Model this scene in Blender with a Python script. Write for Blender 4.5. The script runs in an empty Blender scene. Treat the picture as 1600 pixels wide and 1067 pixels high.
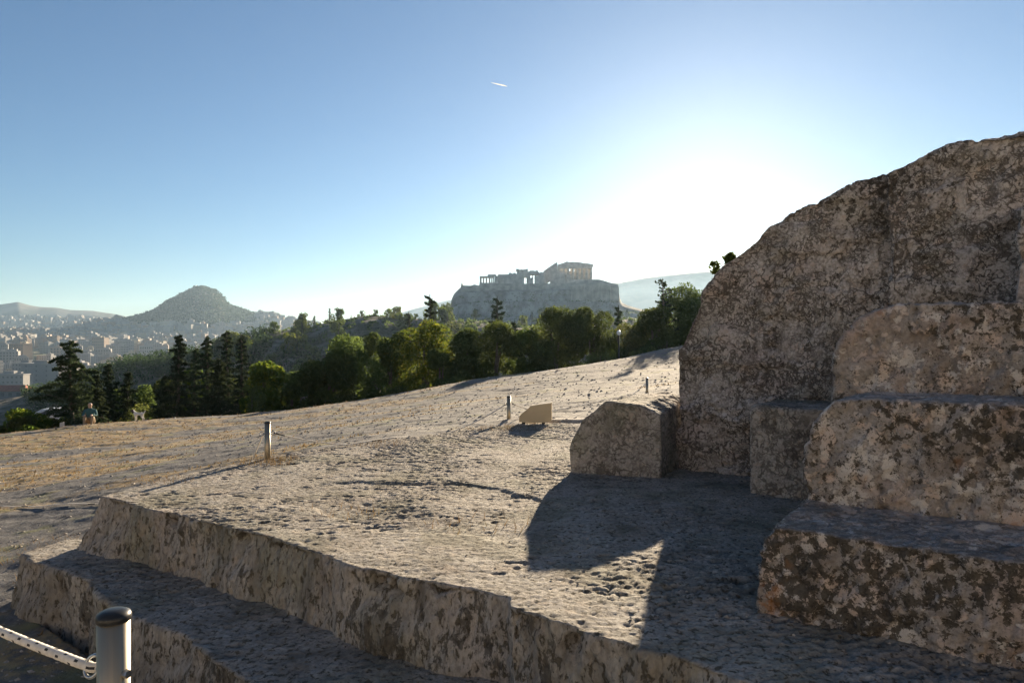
import bpy, bmesh, math, random
import numpy as np
from mathutils import Vector, Matrix

random.seed(7)
rs = np.random.RandomState(11)
SC = bpy.context.scene
COL = SC.collection
R = math.radians

# ------------------------------------------------------------------ camera, sky, sun, exposure
EYE, F = 1.5, 1066.7
cd = bpy.data.cameras.new('camera')
cam = bpy.data.objects.new('camera', cd)
COL.objects.link(cam)
cam.location = (0, 0, EYE)
cam.rotation_euler = (R(90), 0, 0)
cd.sensor_width, cd.lens = 36, 24
cd.clip_start, cd.clip_end = 0.05, 80000
SC.camera = cam

SUN_EL, SUN_AZ = R(13.3), R(16.2)           # azimuth east of +Y (to the right)
W = bpy.data.worlds.new('World')
SC.world = W
W.use_nodes = True
wt = W.node_tree
sky = wt.nodes.new('ShaderNodeTexSky')
sky.sky_type = 'NISHITA'
sky.sun_disc = False
sky.sun_elevation = SUN_EL
sky.sun_rotation = SUN_AZ
sky.altitude = 100
sky.air_density = 1.0
sky.dust_density = 0.25
sky.ozone_density = 6.0
bg = wt.nodes['Background']
bg.inputs['Strength'].default_value = 0.044
wt.links.new(sky.outputs[0], bg.inputs['Color'])

sl = bpy.data.lights.new('sun', 'SUN')
sun = bpy.data.objects.new('sun', sl)
COL.objects.link(sun)
sl.energy = 5.0
sl.angle = R(0.53)
sl.color = (1.0, 0.91, 0.80)
sd = Vector((math.sin(SUN_AZ) * math.cos(SUN_EL), math.cos(SUN_AZ) * math.cos(SUN_EL), math.sin(SUN_EL)))
sun.rotation_euler = sd.to_track_quat('Z', 'Y').to_euler()
sun.location = (6, 20, 12)

vs = SC.view_settings
vs.view_transform = 'Standard'
vs.look = 'None'
vs.exposure = 1.76
vs.gamma = 1.0
vs.use_white_balance = True
vs.white_balance_temperature = 8300     # the camera's own daylight balance
vs.use_curve_mapping = False
SC.cycles.use_denoising = True
SC.cycles.max_bounces = 6
SC.cycles.diffuse_bounces = 4
SC.cycles.transmission_bounces = 4
SC.cycles.volume_bounces = 0
SC.cycles.transparent_max_bounces = 8
SC.cycles.sample_clamp_indirect = 8.0

HAZE_DENSITY, HAZE_G = 1 / 14500.0, 0.45

# ------------------------------------------------------------------ small helpers
def wp(u, v, d):
    """point seen at pixel (u, v) of the 1600-wide photograph, d metres ahead"""
    return ((u - 800) / F * d, d, EYE + (533.5 - v) / F * d)

CA, SA = math.cos(R(35)), math.sin(R(35))    # the carved rock runs 35 degrees off the view axis
def st(s, t):
    return (CA * s + SA * t, -SA * s + CA * t)
def st_np(s, t):
    return CA * s + SA * t, -SA * s + CA * t
def on_t(u, v, t):
    """pixel (u, v) on the vertical plane t = const -> (s, z)"""
    rx, rz = (u - 800) / F, (533.5 - v) / F
    d = t / (SA * rx + CA)
    return CA * rx * d - SA * d, EYE + rz * d

def tag(o, label=None, cat=None, group=None, kind=None):
    if label: o['label'] = label
    if cat: o['category'] = cat
    if group: o['group'] = group
    if kind: o['kind'] = kind
    return o

def obj(name, me, parent=None, mats=None, loc=None):
    o = bpy.data.objects.new(name, me)
    COL.objects.link(o)
    if parent is not None: o.parent = parent
    if mats is not None and me is not None and len(me.materials) == 0:
        for m in (mats if isinstance(mats, (list, tuple)) else [mats]):
            me.materials.append(m)
    if loc is not None: o.location = loc
    return o

def thing(name, label, cat, loc=(0, 0, 0), rz=0, group=None):
    o = bpy.data.objects.new(name, None)
    COL.objects.link(o)
    o.empty_display_size = 0.3
    o.location = loc
    o.rotation_euler = (0, 0, rz)
    return tag(o, label, cat, group)

def copy_tree(o, parent=None):
    c = o.copy()
    COL.objects.link(c)
    c.parent = parent
    for ch in list(o.children):
        copy_tree(ch, c)
    return c

def np_mesh(name, V, Fc, smooth=True, mats=(), mi=None, attrs=None):
    """V (n,3); Fc (m,k) one face size"""
    V = np.asarray(V, np.float32)
    Fc = np.asarray(Fc, np.int32)
    me = bpy.data.meshes.new(name)
    me.vertices.add(len(V))
    me.vertices.foreach_set('co', V.ravel())
    k = Fc.shape[1]
    me.loops.add(Fc.size)
    me.loops.foreach_set('vertex_index', Fc.ravel())
    me.polygons.add(len(Fc))
    me.polygons.foreach_set('loop_start', np.arange(0, Fc.size, k, dtype=np.int32))
    try:
        me.polygons.foreach_set('loop_total', np.full(len(Fc), k, np.int32))
    except Exception:
        pass
    for m in mats: me.materials.append(m)
    if mi is not None:
        me.polygons.foreach_set('material_index', np.asarray(mi, np.int32))
    me.polygons.foreach_set('use_smooth', np.full(len(Fc), bool(smooth)))
    for an, av in (attrs or {}).items():
        a = me.attributes.new(an, 'FLOAT', 'POINT')
        a.data.foreach_set('value', np.asarray(av, np.float32))
    me.update(calc_edges=True)
    me.validate()
    return me

class MB:
    """collects boxes, prisms, tubes into one mesh"""
    def __init__(self): self.v, self.f, self.m, self.s = [], [], [], []
    def add(self, V, Fs, m=0, smooth=False):
        b = len(self.v)
        self.v += [tuple(p) for p in V]
        for f in Fs:
            self.f.append(tuple(b + i for i in f)); self.m.append(m); self.s.append(smooth)
        return self
    def box(self, x0, y0, z0, x1, y1, z1, m=0):
        V = [(x0, y0, z0), (x1, y0, z0), (x1, y1, z0), (x0, y1, z0), (x0, y0, z1), (x1, y0, z1), (x1, y1, z1), (x0, y1, z1)]
        return self.add(V, [(3, 2, 1, 0), (4, 5, 6, 7), (0, 1, 5, 4), (1, 2, 6, 5), (2, 3, 7, 6), (3, 0, 4, 7)], m)
    def prism(self, A, B, m=0):
        """A, B: matching rings of 3D points"""
        n = len(A)
        Fs = [tuple(range(n))[::-1], tuple(range(n, 2 * n))] + [(i, (i + 1) % n, n + (i + 1) % n, n + i) for i in range(n)]
        return self.add(list(A) + list(B), Fs, m)
    def tube(self, pts, rad, seg=8, m=0, cap=True, smooth=True, pick=None):
        pts = [Vector(p) for p in pts]
        n = len(pts)
        if not hasattr(rad, '__len__'): rad = [rad] * n
        V = []
        side = None
        for i, p in enumerate(pts):
            d = (pts[min(i + 1, n - 1)] - pts[max(i - 1, 0)]).normalized()
            if side is None:
                a = Vector((0, 0, 1)) if abs(d.z) < .9 else Vector((1, 0, 0))
                side = d.cross(a).normalized()
            else:
                side = (side - d * side.dot(d)).normalized()
            b = d.cross(side)
            for k in range(seg):
                t = 2 * math.pi * k / seg
                V.append(p + (side * math.cos(t) + b * math.sin(t)) * rad[i])
        base = len(self.v)
        self.v += [tuple(p) for p in V]
        for i in range(n - 1):
            for k in range(seg):
                self.f.append((base + i * seg + k, base + i * seg + (k + 1) % seg, base + (i + 1) * seg + (k + 1) % seg, base + (i + 1) * seg + k))
                self.m.append(m if pick is None else pick(i, k)); self.s.append(smooth)
        if cap:
            self.f.append(tuple(base + k for k in range(seg))[::-1]); self.m.append(m); self.s.append(False)
            self.f.append(tuple(base + (n - 1) * seg + k for k in range(seg))); self.m.append(m); self.s.append(False)
        return self
    def lathe(self, prof, seg=24, m=0, c=(0, 0, 0), smooth=True):
        """prof: list of (r, z)"""
        base = len(self.v)
        for r, z in prof:
            for k in range(seg):
                t = 2 * math.pi * k / seg
                self.v.append((c[0] + r * math.cos(t), c[1] + r * math.sin(t), c[2] + z))
        for i in range(len(prof) - 1):
            for k in range(seg):
                self.f.append((base + i * seg + k, base + i * seg + (k + 1) % seg, base + (i + 1) * seg + (k + 1) % seg, base + (i + 1) * seg + k))
                self.m.append(m); self.s.append(smooth)
        self.f.append(tuple(base + k for k in range(seg))[::-1]); self.m.append(m); self.s.append(smooth)
        self.f.append(tuple(base + (len(prof) - 1) * seg + k for k in range(seg))); self.m.append(m); self.s.append(smooth)
        return self
    def mesh(self, name, mats=()):
        me = bpy.data.meshes.new(name)
        me.from_pydata(self.v, [], self.f)
        for m in (mats if isinstance(mats, (list, tuple)) else [mats]): me.materials.append(m)
        me.polygons.foreach_set('material_index', np.array(self.m, np.int32))
        me.polygons.foreach_set('use_smooth', np.array(self.s, bool))
        me.update()
        return me
    def build(self, name, mats, parent=None, loc=None):
        return obj(name, self.mesh(name, mats), parent, None, loc)

# ------------------------------------------------------------------ numpy noise
_p = rs.permutation(256)
PERM = np.concatenate([_p, _p, _p]).astype(np.int32)
_g = rs.normal(size=(256, 3)); GRAD = (_g / np.linalg.norm(_g, axis=1)[:, None]).astype(np.float32)
CELL = rs.rand(256, 3).astype(np.float32)
def perlin(P, seed=0):
    P = np.asarray(P, np.float32) + seed * 17.37
    i = np.floor(P).astype(np.int32); f = P - i; i &= 255
    w = f * f * f * (f * (f * 6 - 15) + 10)
    out = 0
    for dx in (0, 1):
        for dy in (0, 1):
            for dz in (0, 1):
                h = PERM[PERM[PERM[(i[:, 0] + dx) & 255] + ((i[:, 1] + dy) & 255)] + ((i[:, 2] + dz) & 255)]
                g = GRAD[h]
                d = g[:, 0] * (f[:, 0] - dx) + g[:, 1] * (f[:, 1] - dy) + g[:, 2] * (f[:, 2] - dz)
                wx = w[:, 0] if dx else 1 - w[:, 0]
                wy = w[:, 1] if dy else 1 - w[:, 1]
                wz = w[:, 2] if dz else 1 - w[:, 2]
                out = out + d * wx * wy * wz
    return out
def fbm(P, freq=1.0, octv=4, gain=.5, seed=0, ridged=False):
    P = np.asarray(P, np.float32)
    a, s, o = 1.0, 0, 0
    for k in range(octv):
        n = perlin(P * freq, seed + k * 3)
        if ridged: n = .5 - 2 * np.abs(n)
        o = o + a * n; s += a
        a *= gain; freq *= 2.03
    return o / s
def worley(P, seed=0):
    P = np.asarray(P, np.float32) + seed * 9.13
    c = np.floor(P).astype(np.int32); f = P - c
    F1 = np.full(len(P), 9., np.float32); F2 = F1.copy()
    for dx in (-1, 0, 1):
        for dy in (-1, 0, 1):
            for dz in (-1, 0, 1):
                h = PERM[PERM[PERM[(c[:, 0] + dx) & 255] + ((c[:, 1] + dy) & 255)] + ((c[:, 2] + dz) & 255)]
                q = CELL[h] + np.array([dx, dy, dz], np.float32) - f
                d = np.sqrt((q * q).sum(1))
                n = d < F1
                F2 = np.where(n, F1, np.minimum(F2, d)); F1 = np.where(n, d, F1)
    return F1, F2
def smooth01(x): 
    x = np.clip(x, 0, 1); return x * x * (3 - 2 * x)
def xyz(x, y, z=None):
    return np.stack([x, y, np.zeros_like(x) if z is None else z], 1)

# ------------------------------------------------------------------ material helpers
class NT:
    def __init__(self, name):
        self.mat = bpy.data.materials.new(name)
        self.mat.use_nodes = True
        self.t = self.mat.node_tree
        self.t.nodes.clear()
        self.out = self.t.nodes.new('ShaderNodeOutputMaterial')
    def n(self, typ, props=None, **ins):
        nd = self.t.nodes.new(typ)
        for k, v in (props or {}).items(): setattr(nd, k, v)
        for k, v in ins.items():
            key = k.replace('_', ' ')
            s = nd.inputs[int(k[1:])] if (k[0] == 'i' and k[1:].isdigit()) else nd.inputs[key]
            self.put(s, v)
        return nd
    def put(self, s, v):
        if hasattr(v, 'is_output') or isinstance(v, bpy.types.NodeSocket): self.t.links.new(v, s)
        elif isinstance(v, (tuple, list)) and len(v) == 3 and s.type == 'RGBA': s.default_value = (*v, 1)
        else: s.default_value = v
    def co(self): return self.n('ShaderNodeTexCoord').outputs['Object']
    def noise(self, co, scale, detail=6, rough=.55, dist=0.0, out='Fac'):
        return self.n('ShaderNodeTexNoise', Vector=co, Scale=scale, Detail=detail, Roughness=rough, Distortion=dist).outputs[out]
    def vor(self, co, scale, feature='F1', out='Distance', rnd=1.0):
        return self.n('ShaderNodeTexVoronoi', {'feature': feature}, Vector=co, Scale=scale, Randomness=rnd).outputs[out]
    def ramp(self, f, lo, hi, a=0.0, b=1.0):
        return self.n('ShaderNodeMapRange', {'interpolation_type': 'SMOOTHSTEP'}, i0=f, i1=lo, i2=hi, i3=a, i4=b).outputs[0]
    def mix(self, f, a, b, mode='MIX'):
        nd = self.n('ShaderNodeMix', {'data_type': 'RGBA', 'blend_type': mode})
        self.put(nd.inputs[0], f); self.put(nd.inputs[6], a); self.put(nd.inputs[7], b)
        return nd.outputs[2]
    def math(self, op, a, b=0.0, c=0.0):
        nd = self.n('ShaderNodeMath', {'operation': op})
        self.put(nd.inputs[0], a); self.put(nd.inputs[1], b); self.put(nd.inputs[2], c)
        return nd.outputs[0]
    def vmul(self, v, s):
        nd = self.n('ShaderNodeVectorMath', {'operation': 'MULTIPLY'}); self.put(nd.inputs[0], v); nd.inputs[1].default_value = s
        return nd.outputs[0]
    def warp(self, co, scale, amt, detail=3):
        c = self.noise(co, scale, detail, out='Color')
        a = self.n('ShaderNodeVectorMath', {'operation': 'SUBTRACT'}); self.put(a.inputs[0], c); a.inputs[1].default_value = (.5, .5, .5)
        b = self.n('ShaderNodeVectorMath', {'operation': 'MULTIPLY_ADD'}); self.put(b.inputs[0], a.outputs[0]); b.inputs[1].default_value = (amt,) * 3; self.put(b.inputs[2], co)
        return b.outputs[0]
    def attr(self, name): return self.n('ShaderNodeAttribute', {'attribute_name': name}).outputs['Fac']
    def bump(self, h, strength, dist, normal=None):
        nd = self.n('ShaderNodeBump', Strength=strength, Distance=dist, Height=h)
        if normal is not None: self.put(nd.inputs['Normal'], normal)
        return nd.outputs[0]
    def principled(self, col, rough=.9, metal=0.0, normal=None, spec=.3, **kw):
        p = self.n('ShaderNodeBsdfPrincipled')
        self.put(p.inputs['Base Color'], col); self.put(p.inputs['Roughness'], rough); self.put(p.inputs['Metallic'], metal)
        self.put(p.inputs['Specular IOR Level'], spec)
        if normal is not None: self.put(p.inputs['Normal'], normal)
        for k, v in kw.items(): self.put(p.inputs[k.replace('_', ' ')], v)
        self.t.links.new(p.outputs[0], self.out.inputs[0])
        return self.mat

def plain(name, col, rough=.7, metal=0.0, var=.15, scale=3.0, spec=.3):
    m = NT(name)
    n = m.noise(m.co(), scale, 5)
    c = m.mix(m.ramp(n, .3, .7), tuple(x * (1 - var) for x in col), tuple(min(1, x * (1 + var)) for x in col))
    return m.principled(c, rough, metal, spec=spec)

def rock_mat(name, a, b, pink=(.42, .31, .26), pink_amt=.5, dark=.5, dark_scale=9, dark_thr=.52, dark_col=(.030, .026, .020),
             pale_amt=.6, pale_scale=8, pale_thr=.54, pale_col=(.54, .485, .41), orange=0.0, crack_scale=0.0, crack_amt=.8,
             stretch=(1, 1, 1), green=0.0, bump=.6, bdist=.02, crev=.7, spot=0.0, brown=0.0, tread=0.0, streak=0.0):
    m = NT(name)
    co0 = m.co()
    co = m.vmul(co0, stretch) if stretch != (1, 1, 1) else co0
    w = m.warp(co, 2.5, .25)
    w2 = m.warp(co, 9.0, .06)
    big = m.math('SUBTRACT', m.noise(co, .9, 4, .55), .5)
    big2 = m.math('SUBTRACT', m.noise(m.vmul(co, (1, 1, 1.01)), 2.1, 4, .55), .5)
    mid = m.noise(w, 4.0, 8, .65)
    fine = m.noise(co, 38.0, 6, .7)
    grain = m.noise(co, 120.0, 4, .7)
    c = m.mix(m.ramp(mid, .35, .68), a, b)
    c = m.mix(m.math('MULTIPLY', m.ramp(m.noise(w, 1.7, 5), .5, .66), pink_amt), c, pink)
    if brown:
        c = m.mix(m.math('MULTIPLY', m.ramp(m.noise(w, 2.7, 7, .65), .47, .62), brown), c, (.15, .095, .055))
    if green:
        c = m.mix(m.math('MULTIPLY', m.ramp(m.noise(w, 1.3, 5), .46, .64), green), c, (.16, .17, .09))
    c = m.mix(m.ramp(fine, .60, .34, 0, .6), c, (.13, .11, .09))
    # pale lichen crusts: ragged, merging, with small round ones among them
    pn = m.math('ADD', m.noise(w2, pale_scale, 10, .66), m.math('MULTIPLY', big2, .5))
    pm = m.ramp(pn, pale_thr, pale_thr + .035)
    pv = m.n('ShaderNodeTexVoronoi', {'feature': 'F1'}, Vector=m.warp(co, 16.0, .05), Scale=pale_scale * 1.7)
    pr = m.n('ShaderNodeSeparateColor', i0=pv.outputs['Color'])
    pc = m.math('MULTIPLY', m.ramp(pv.outputs['Distance'], .42, .30), m.ramp(pr.outputs[0], .60, .64))
    pc = m.math('MULTIPLY', pc, m.ramp(m.noise(co, 30, 5, .65), .38, .5))
    pm = m.math('MULTIPLY', m.math('MAXIMUM', pm, pc), pale_amt)
    pcol = m.mix(m.ramp(m.noise(co, 5.5, 4), .4, .6), pale_col, tuple(x * y for x, y in zip(pale_col, (.92, .76, .68))))
    pcol = m.mix(m.ramp(grain, .35, .65, 0, .45), pcol, tuple(x * .62 for x in pale_col))
    c = m.mix(pm, c, pcol)
    # dark lichen in ragged patches
    dn = m.math('ADD', m.noise(w2, dark_scale, 10, .70), m.math('MULTIPLY', big, .6))
    dm = m.math('MULTIPLY', m.ramp(dn, dark_thr, dark_thr + .04), dark)
    dn2 = m.noise(w2, dark_scale * 2.6, 8, .68)
    dm = m.math('MAXIMUM', dm, m.math('MULTIPLY', m.ramp(m.math('ADD', dn2, m.math('MULTIPLY', big2, .5)), dark_thr + .05, dark_thr + .09), dark * .85))
    if tread: dm = m.math('MULTIPLY', dm, m.ramp(m.attr('tread'), 0, 1, 1, 1 - tread))
    c = m.mix(dm, c, m.mix(m.ramp(fine, .4, .6), dark_col, tuple(x * 2.4 for x in dark_col)))
    if streak:
        sk = m.math('MULTIPLY', m.ramp(m.noise(m.warp(m.vmul(co0, (2.6, 2.6, .30)), 1.5, .5, 4), 1.0, 6, .6), .50, .66), m.ramp(m.noise(co, 19, 6, .7), .25, .6))
        c = m.mix(m.math('MULTIPLY', sk, streak), c, (.085, .075, .062))
    if orange:
        om = m.math('MULTIPLY', m.ramp(m.noise(w, 1.9, 3), .60, .69), m.ramp(m.noise(w2, 13, 7, .7), .46, .56))
        c = m.mix(m.math('MULTIPLY', om, orange), c, (.36, .135, .03))
    h = m.math('ADD', m.math('MULTIPLY', fine, .55), m.math('MULTIPLY', mid, .5))
    h = m.math('ADD', h, m.math('MULTIPLY', pm, .3))
    h = m.math('ADD', h, m.math('MULTIPLY', grain, .15))
    if crack_scale:
        # wandering weathering lines: contours of a turbulent field
        def lines(sc, wd, det, msk):
            f = m.math('ABSOLUTE', m.math('SUBTRACT', m.noise(m.warp(co, 7.0, .10, 4), sc, det, .5), .5))
            return m.math('MULTIPLY', m.ramp(f, wd, wd * .25), m.ramp(m.noise(co, msk, 5, .6), .40, .55))
        cm = m.math('MAXIMUM', lines(crack_scale, .055, 3.0, 2.1), lines(crack_scale * 1.9, .06, 3.0, 3.3))
        cm = m.math('MAXIMUM', cm, m.math('MULTIPLY', lines(crack_scale * .6, .02, 3.0, 1.3), .9))
        c = m.mix(m.math('MULTIPLY', cm, crack_amt), c, (.05, .041, .032))
        h = m.math('SUBTRACT', h, m.math('MULTIPLY', cm, .5))
    if spot:
        sp = m.math('MULTIPLY', m.ramp(m.noise(w2, 24, 6, .68), .545, .61), spot)
        c = m.mix(sp, c, (.10, .085, .06))
        h = m.math('SUBTRACT', h, m.math('MULTIPLY', sp, .5))
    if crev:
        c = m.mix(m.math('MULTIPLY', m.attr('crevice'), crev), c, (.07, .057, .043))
    nb = m.bump(h, bump, bdist)
    return m.principled(c, .92, 0, nb, spec=.2)

def leaf_mat(name, dark, lit, yellow, trans=.38):  # lit: simply the lighter leaf tone, mixed in by noise
    m = NT(name)
    co = m.co()
    n = m.noise(co, .9, 3)
    n2 = m.noise(co, 4.0, 3)
    c = m.mix(m.ramp(n, .35, .65), dark, lit)
    c = m.mix(m.ramp(n2, .5, .75, 0, .7), c, yellow)
    oi = m.n('ShaderNodeObjectInfo').outputs['Random']
    hs = m.n('ShaderNodeHueSaturation', Hue=m.ramp(oi, 0, 1, .485, .512), Saturation=1.0, Value=m.ramp(oi, 0, 1, .8, 1.2), Color=c)
    d = m.n('ShaderNodeBsdfDiffuse', Color=hs.outputs[0])
    g = m.n('ShaderNodeHueSaturation', Hue=.49, Saturation=1.0, Value=1.35, Color=hs.outputs[0])
    t = m.n('ShaderNodeBsdfTranslucent', Color=g.outputs[0])
    x = m.n('ShaderNodeMixShader', i0=trans, i1=d.outputs[0], i2=t.outputs[0])
    m.t.links.new(x.outputs[0], m.out.inputs[0])
    return m.mat

M = {}
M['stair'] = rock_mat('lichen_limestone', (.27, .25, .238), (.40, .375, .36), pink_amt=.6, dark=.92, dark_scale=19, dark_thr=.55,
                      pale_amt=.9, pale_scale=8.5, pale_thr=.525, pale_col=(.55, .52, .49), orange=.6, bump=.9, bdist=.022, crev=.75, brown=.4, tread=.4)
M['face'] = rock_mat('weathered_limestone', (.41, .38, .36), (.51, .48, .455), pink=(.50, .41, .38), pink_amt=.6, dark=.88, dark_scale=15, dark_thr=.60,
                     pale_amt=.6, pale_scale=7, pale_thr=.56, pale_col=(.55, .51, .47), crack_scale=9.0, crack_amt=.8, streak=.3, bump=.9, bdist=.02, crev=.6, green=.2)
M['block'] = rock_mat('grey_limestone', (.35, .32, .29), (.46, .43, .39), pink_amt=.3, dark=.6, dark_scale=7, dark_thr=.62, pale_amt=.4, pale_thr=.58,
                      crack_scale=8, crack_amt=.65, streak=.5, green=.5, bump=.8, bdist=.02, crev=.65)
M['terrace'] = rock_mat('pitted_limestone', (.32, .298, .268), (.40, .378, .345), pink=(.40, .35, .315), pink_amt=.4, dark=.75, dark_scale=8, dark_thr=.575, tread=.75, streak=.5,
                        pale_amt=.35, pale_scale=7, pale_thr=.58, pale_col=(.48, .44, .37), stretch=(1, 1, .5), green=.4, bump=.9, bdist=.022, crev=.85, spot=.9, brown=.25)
M['boulder'] = rock_mat('brown_stone', (.20, .14, .10), (.32, .25, .2), pink_amt=.3, dark=.5, pale_amt=.3, bump=.6)

# ------------------------------------------------------------------ the ground of the hill the photo is taken from
CTRL = [(-6.5, 8.7, -1.0), (-9, 12, -1.15), (-22.5, 30, -2.9), (-16.8, 32, -2.25), (-9.8, 35, -2.0), (-3.6, 38, -1.06), (3, 40, -.26), (9.8, 42, 1.03), (14, 42, 1.6),
        (-4.4, 7.8, -.78), (-3.6, 9.2, -.5), (-2.7, 10.4, -.25), (-1.1, 12.1, -.05), (.3, 12.8, -.0), (1.5, 12, .0), (3, 10, .0), (1.5, 9, -.05), (5, 9, 0),
        (-5, 5.4, -.98), (-3.5, 4.4, -1.02), (-7.2, 6.2, -.97), (-2.4, 3.9, -1.0), (-9, 5, -1.1), (-1, 1.4, .12), (0, 0, .05), (-2.5, .8, .05), (2.5, 0, .1), (0, -4, 0),
        (-6, 0, -.5), (6, -3, .2), (-1.6, 2.9, -.5), (1, 2.2, -.6), (-8, 18, -1.25), (-14, 20, -1.9), (-18, 18, -2.1), (3, 22, -.12), (0, 20, -.3), (10, 25, .7), (8, 15, .4), (14, 14, .8),
        (20, 25, 1.8), (-30, 22, -3.6), (-40, 10, -4.5), (-12, 26, -1.75), (-4, 28, -.95), (6, 32, .3)]
FALL = [(-26, 38, -6.5), (-20, 42, -6.5), (-12, 46, -6.5), (-4, 50, -6.5), (4, 52, -4.5), (12, 54, -1.6), (20, 52, .6),
        (-34, 30, -7.5), (-45, 60, -16), (-20, 65, -15), (0, 72, -13), (20, 75, -8), (45, 60, -4), (-60, 20, -12)]
_C = np.array(CTRL + FALL, float)
def _tps_fit(C):
    P, z = C[:, :2], C[:, 2]
    n = len(P)
    d = np.linalg.norm(P[:, None] - P[None], axis=2)
    K = np.where(d > 0, d * d * np.log(d + 1e-12), 0) + np.eye(n) * .05
    A = np.zeros((n + 3, n + 3)); A[:n, :n] = K; A[:n, n] = 1; A[:n, n + 1:] = P; A[n, :n] = 1; A[n + 1:, :n] = P.T
    return np.linalg.solve(A, np.concatenate([z, np.zeros(3)]))
_W = _tps_fit(_C)
def tps(x, y):
    o = _W[-3] + _W[-2] * x + _W[-1] * y
    for i in range(len(_C)):
        r2 = (x - _C[i, 0]) ** 2 + (y - _C[i, 1]) ** 2
        o = o + _W[i] * .5 * r2 * np.log(r2 + 1e-12)
    return o

VR = [0, 60, 90, 150, 300, 600, 900, 1500, 2300, 3000, 6000]
VZ = [-15, -15, -17, -24, -38, -47, -44, -14, 22, 30, 30]
def valley_z(x, y):
    r = np.hypot(x, y)
    return np.interp(r, VR, VZ) + np.clip(r / 300, 0, 1) * 5 * fbm(xyz(x, y), 1 / 240, 3, seed=5)

PLAT = [(-3.99, 6.62), st(-2.3, 3.18), st(-.8, 3.12), st(2.4, 3.15), st(2.6, 9), (5.2, 13.2), (.4, 12.7), (-1.06, 11.3), (-2.5, 9.85), (-3.15, 8.95), (-3.83, 7.5)]
def inside(poly, x, y, grow=0.0):
    """signed-ish distance: >0 inside, metres to the polygon's edge"""
    n = len(poly); ins = np.zeros(x.shape, bool); dm = np.full(x.shape, 1e9)
    for i in range(n):
        (x0, y0), (x1, y1) = poly[i], poly[(i + 1) % n]
        c = ((y0 > y) != (y1 > y)) & (x < (x1 - x0) * (y - y0) / (y1 - y0 + 1e-12) + x0)
        ins ^= c
        ex, ey = x1 - x0, y1 - y0
        t = np.clip(((x - x0) * ex + (y - y0) * ey) / (ex * ex + ey * ey), 0, 1)
        dm = np.minimum(dm, np.hypot(x - x0 - t * ex, y - y0 - t * ey))
    return np.where(ins, dm, -dm)
LOWSTEP = [st(-7.5, 2.5), st(2.4, 2.42), st(2.4, 3.5), st(-7.0, 3.5), st(-7.7, 3.1)]

def ground_base(x, y):
    z = tps(x, y)
    r = np.hypot(x, y)
    z = np.minimum(z, 4.0)
    # unseen scarp and slope behind the camera, shaped to bounce sun onto shaded rock
    z = z + 4.2 * smooth01((-y - 5.0) / 3.0) + 8.5 * smooth01((-y - 7.0) / 22)
    k = smooth01((r - 58) / 30)
    z = z * (1 - k) + valley_z(x, y) * k
    return z
def ground_z(x, y, detail=True):
    x = np.atleast_1d(np.asarray(x, float)); y = np.atleast_1d(np.asarray(y, float))
    z = ground_base(x, y)
    P = xyz(x, y)
    if detail:
        r = np.hypot(x, y)
        far = np.clip((r - 2) / 6, .3, 1)
        z = z + far * (.10 * fbm(P, .33, 3, seed=1) + .05 * fbm(P, 1.3, 3, seed=2))
        lay = fbm(P * np.array([.55, 1.6, 1]), 1.1, 4, seed=4, ridged=True)
        z = z + (.034 + .03 * smooth01((r - 9) / 8)) * lay * far
        z = z + .012 * fbm(P, 6.0, 3, seed=6)
    d = inside(PLAT, x, y)
    z = np.where(d > .12, np.minimum(z, -.35 * smooth01((d - .12) / .3) - .02), z)
    d2 = inside(LOWSTEP, x, y)
    z = np.where(d2 > .05, np.minimum(z, -1.15), z)
    return z
def gz(x, y): return float(ground_z(x, y)[0])

def grass_mask(x, y):
    P = xyz(x, y)
    n = fbm((P @ np.array([[.97, -.25, 0], [.25, .97, 0], [0, 0, 1]])) * np.array([.33, 1.25, 1]), .42, 5, .6, seed=21)
    side = np.clip(.5 - (x + 5) * .045 - np.clip(12 - y, 0, 9) * .03, 0, .8)
    return smooth01((n + side * .34 - .175) / .085)

def polar_grid(angles, radii):
    A, Rr = np.meshgrid(angles, radii)
    x, y = (np.sin(A) * Rr).ravel(), (np.cos(A) * Rr).ravel()
    na, nr = len(angles), len(radii)
    i = np.arange(nr - 1)[:, None] * na + np.arange(na - 1)[None]
    Fc = np.stack([i, i + 1, i + 1 + na, i + na], 2).reshape(-1, 4)
    return x, y, Fc

ang = np.concatenate([np.linspace(-180, -44, 60)[:-1], np.linspace(-44, 22, 640), np.linspace(22, 180, 70)[1:]]) * math.pi / 180
rad = np.concatenate([np.linspace(.5, 5, 40)[:-1], np.geomspace(5, 48, 400), np.linspace(48, 96, 50)[1:]])
gx, gy, gF = polar_grid(ang, rad)
gzv = ground_z(gx, gy)
gm = grass_mask(gx, gy)
P3 = xyz(gx, gy, gzv)

m = NT('dry_hillside')
co = m.co()
w = m.warp(co, 1.2, .5)
n1 = m.noise(w, .8, 6, .6); n2 = m.noise(co, 7, 8, .65); n3 = m.noise(co, 30, 5, .7)
c = m.mix(m.ramp(n2, .35, .65), (.085, .087, .09), (.175, .174, .174))
c = m.mix(m.ramp(n1, .5, .7, 0, .6), c, (.125, .115, .107))
c = m.mix(m.ramp(n3, .55, .35, 0, .55), c, (.11, .095, .085))
c = m.mix(m.math('MULTIPLY', m.ramp(m.vor(m.warp(co, 5, .2), 9, 'DISTANCE_TO_EDGE'), .06, .01), .45), c, (.10, .09, .08))
gmk = m.math('MULTIPLY', m.attr('grass'), m.ramp(m.noise(co, 5, 6, .7), .35, .6))
c = m.mix(gmk, c, m.mix(m.ramp(m.noise(w, 2.3, 4), .4, .65), (.30, .20, .095), (.32, .245, .14)))
c = m.mix(m.math('MULTIPLY', m.ramp(m.noise(w, 1.1, 3), .56, .66), .45), c, (.17, .175, .06))
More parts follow.
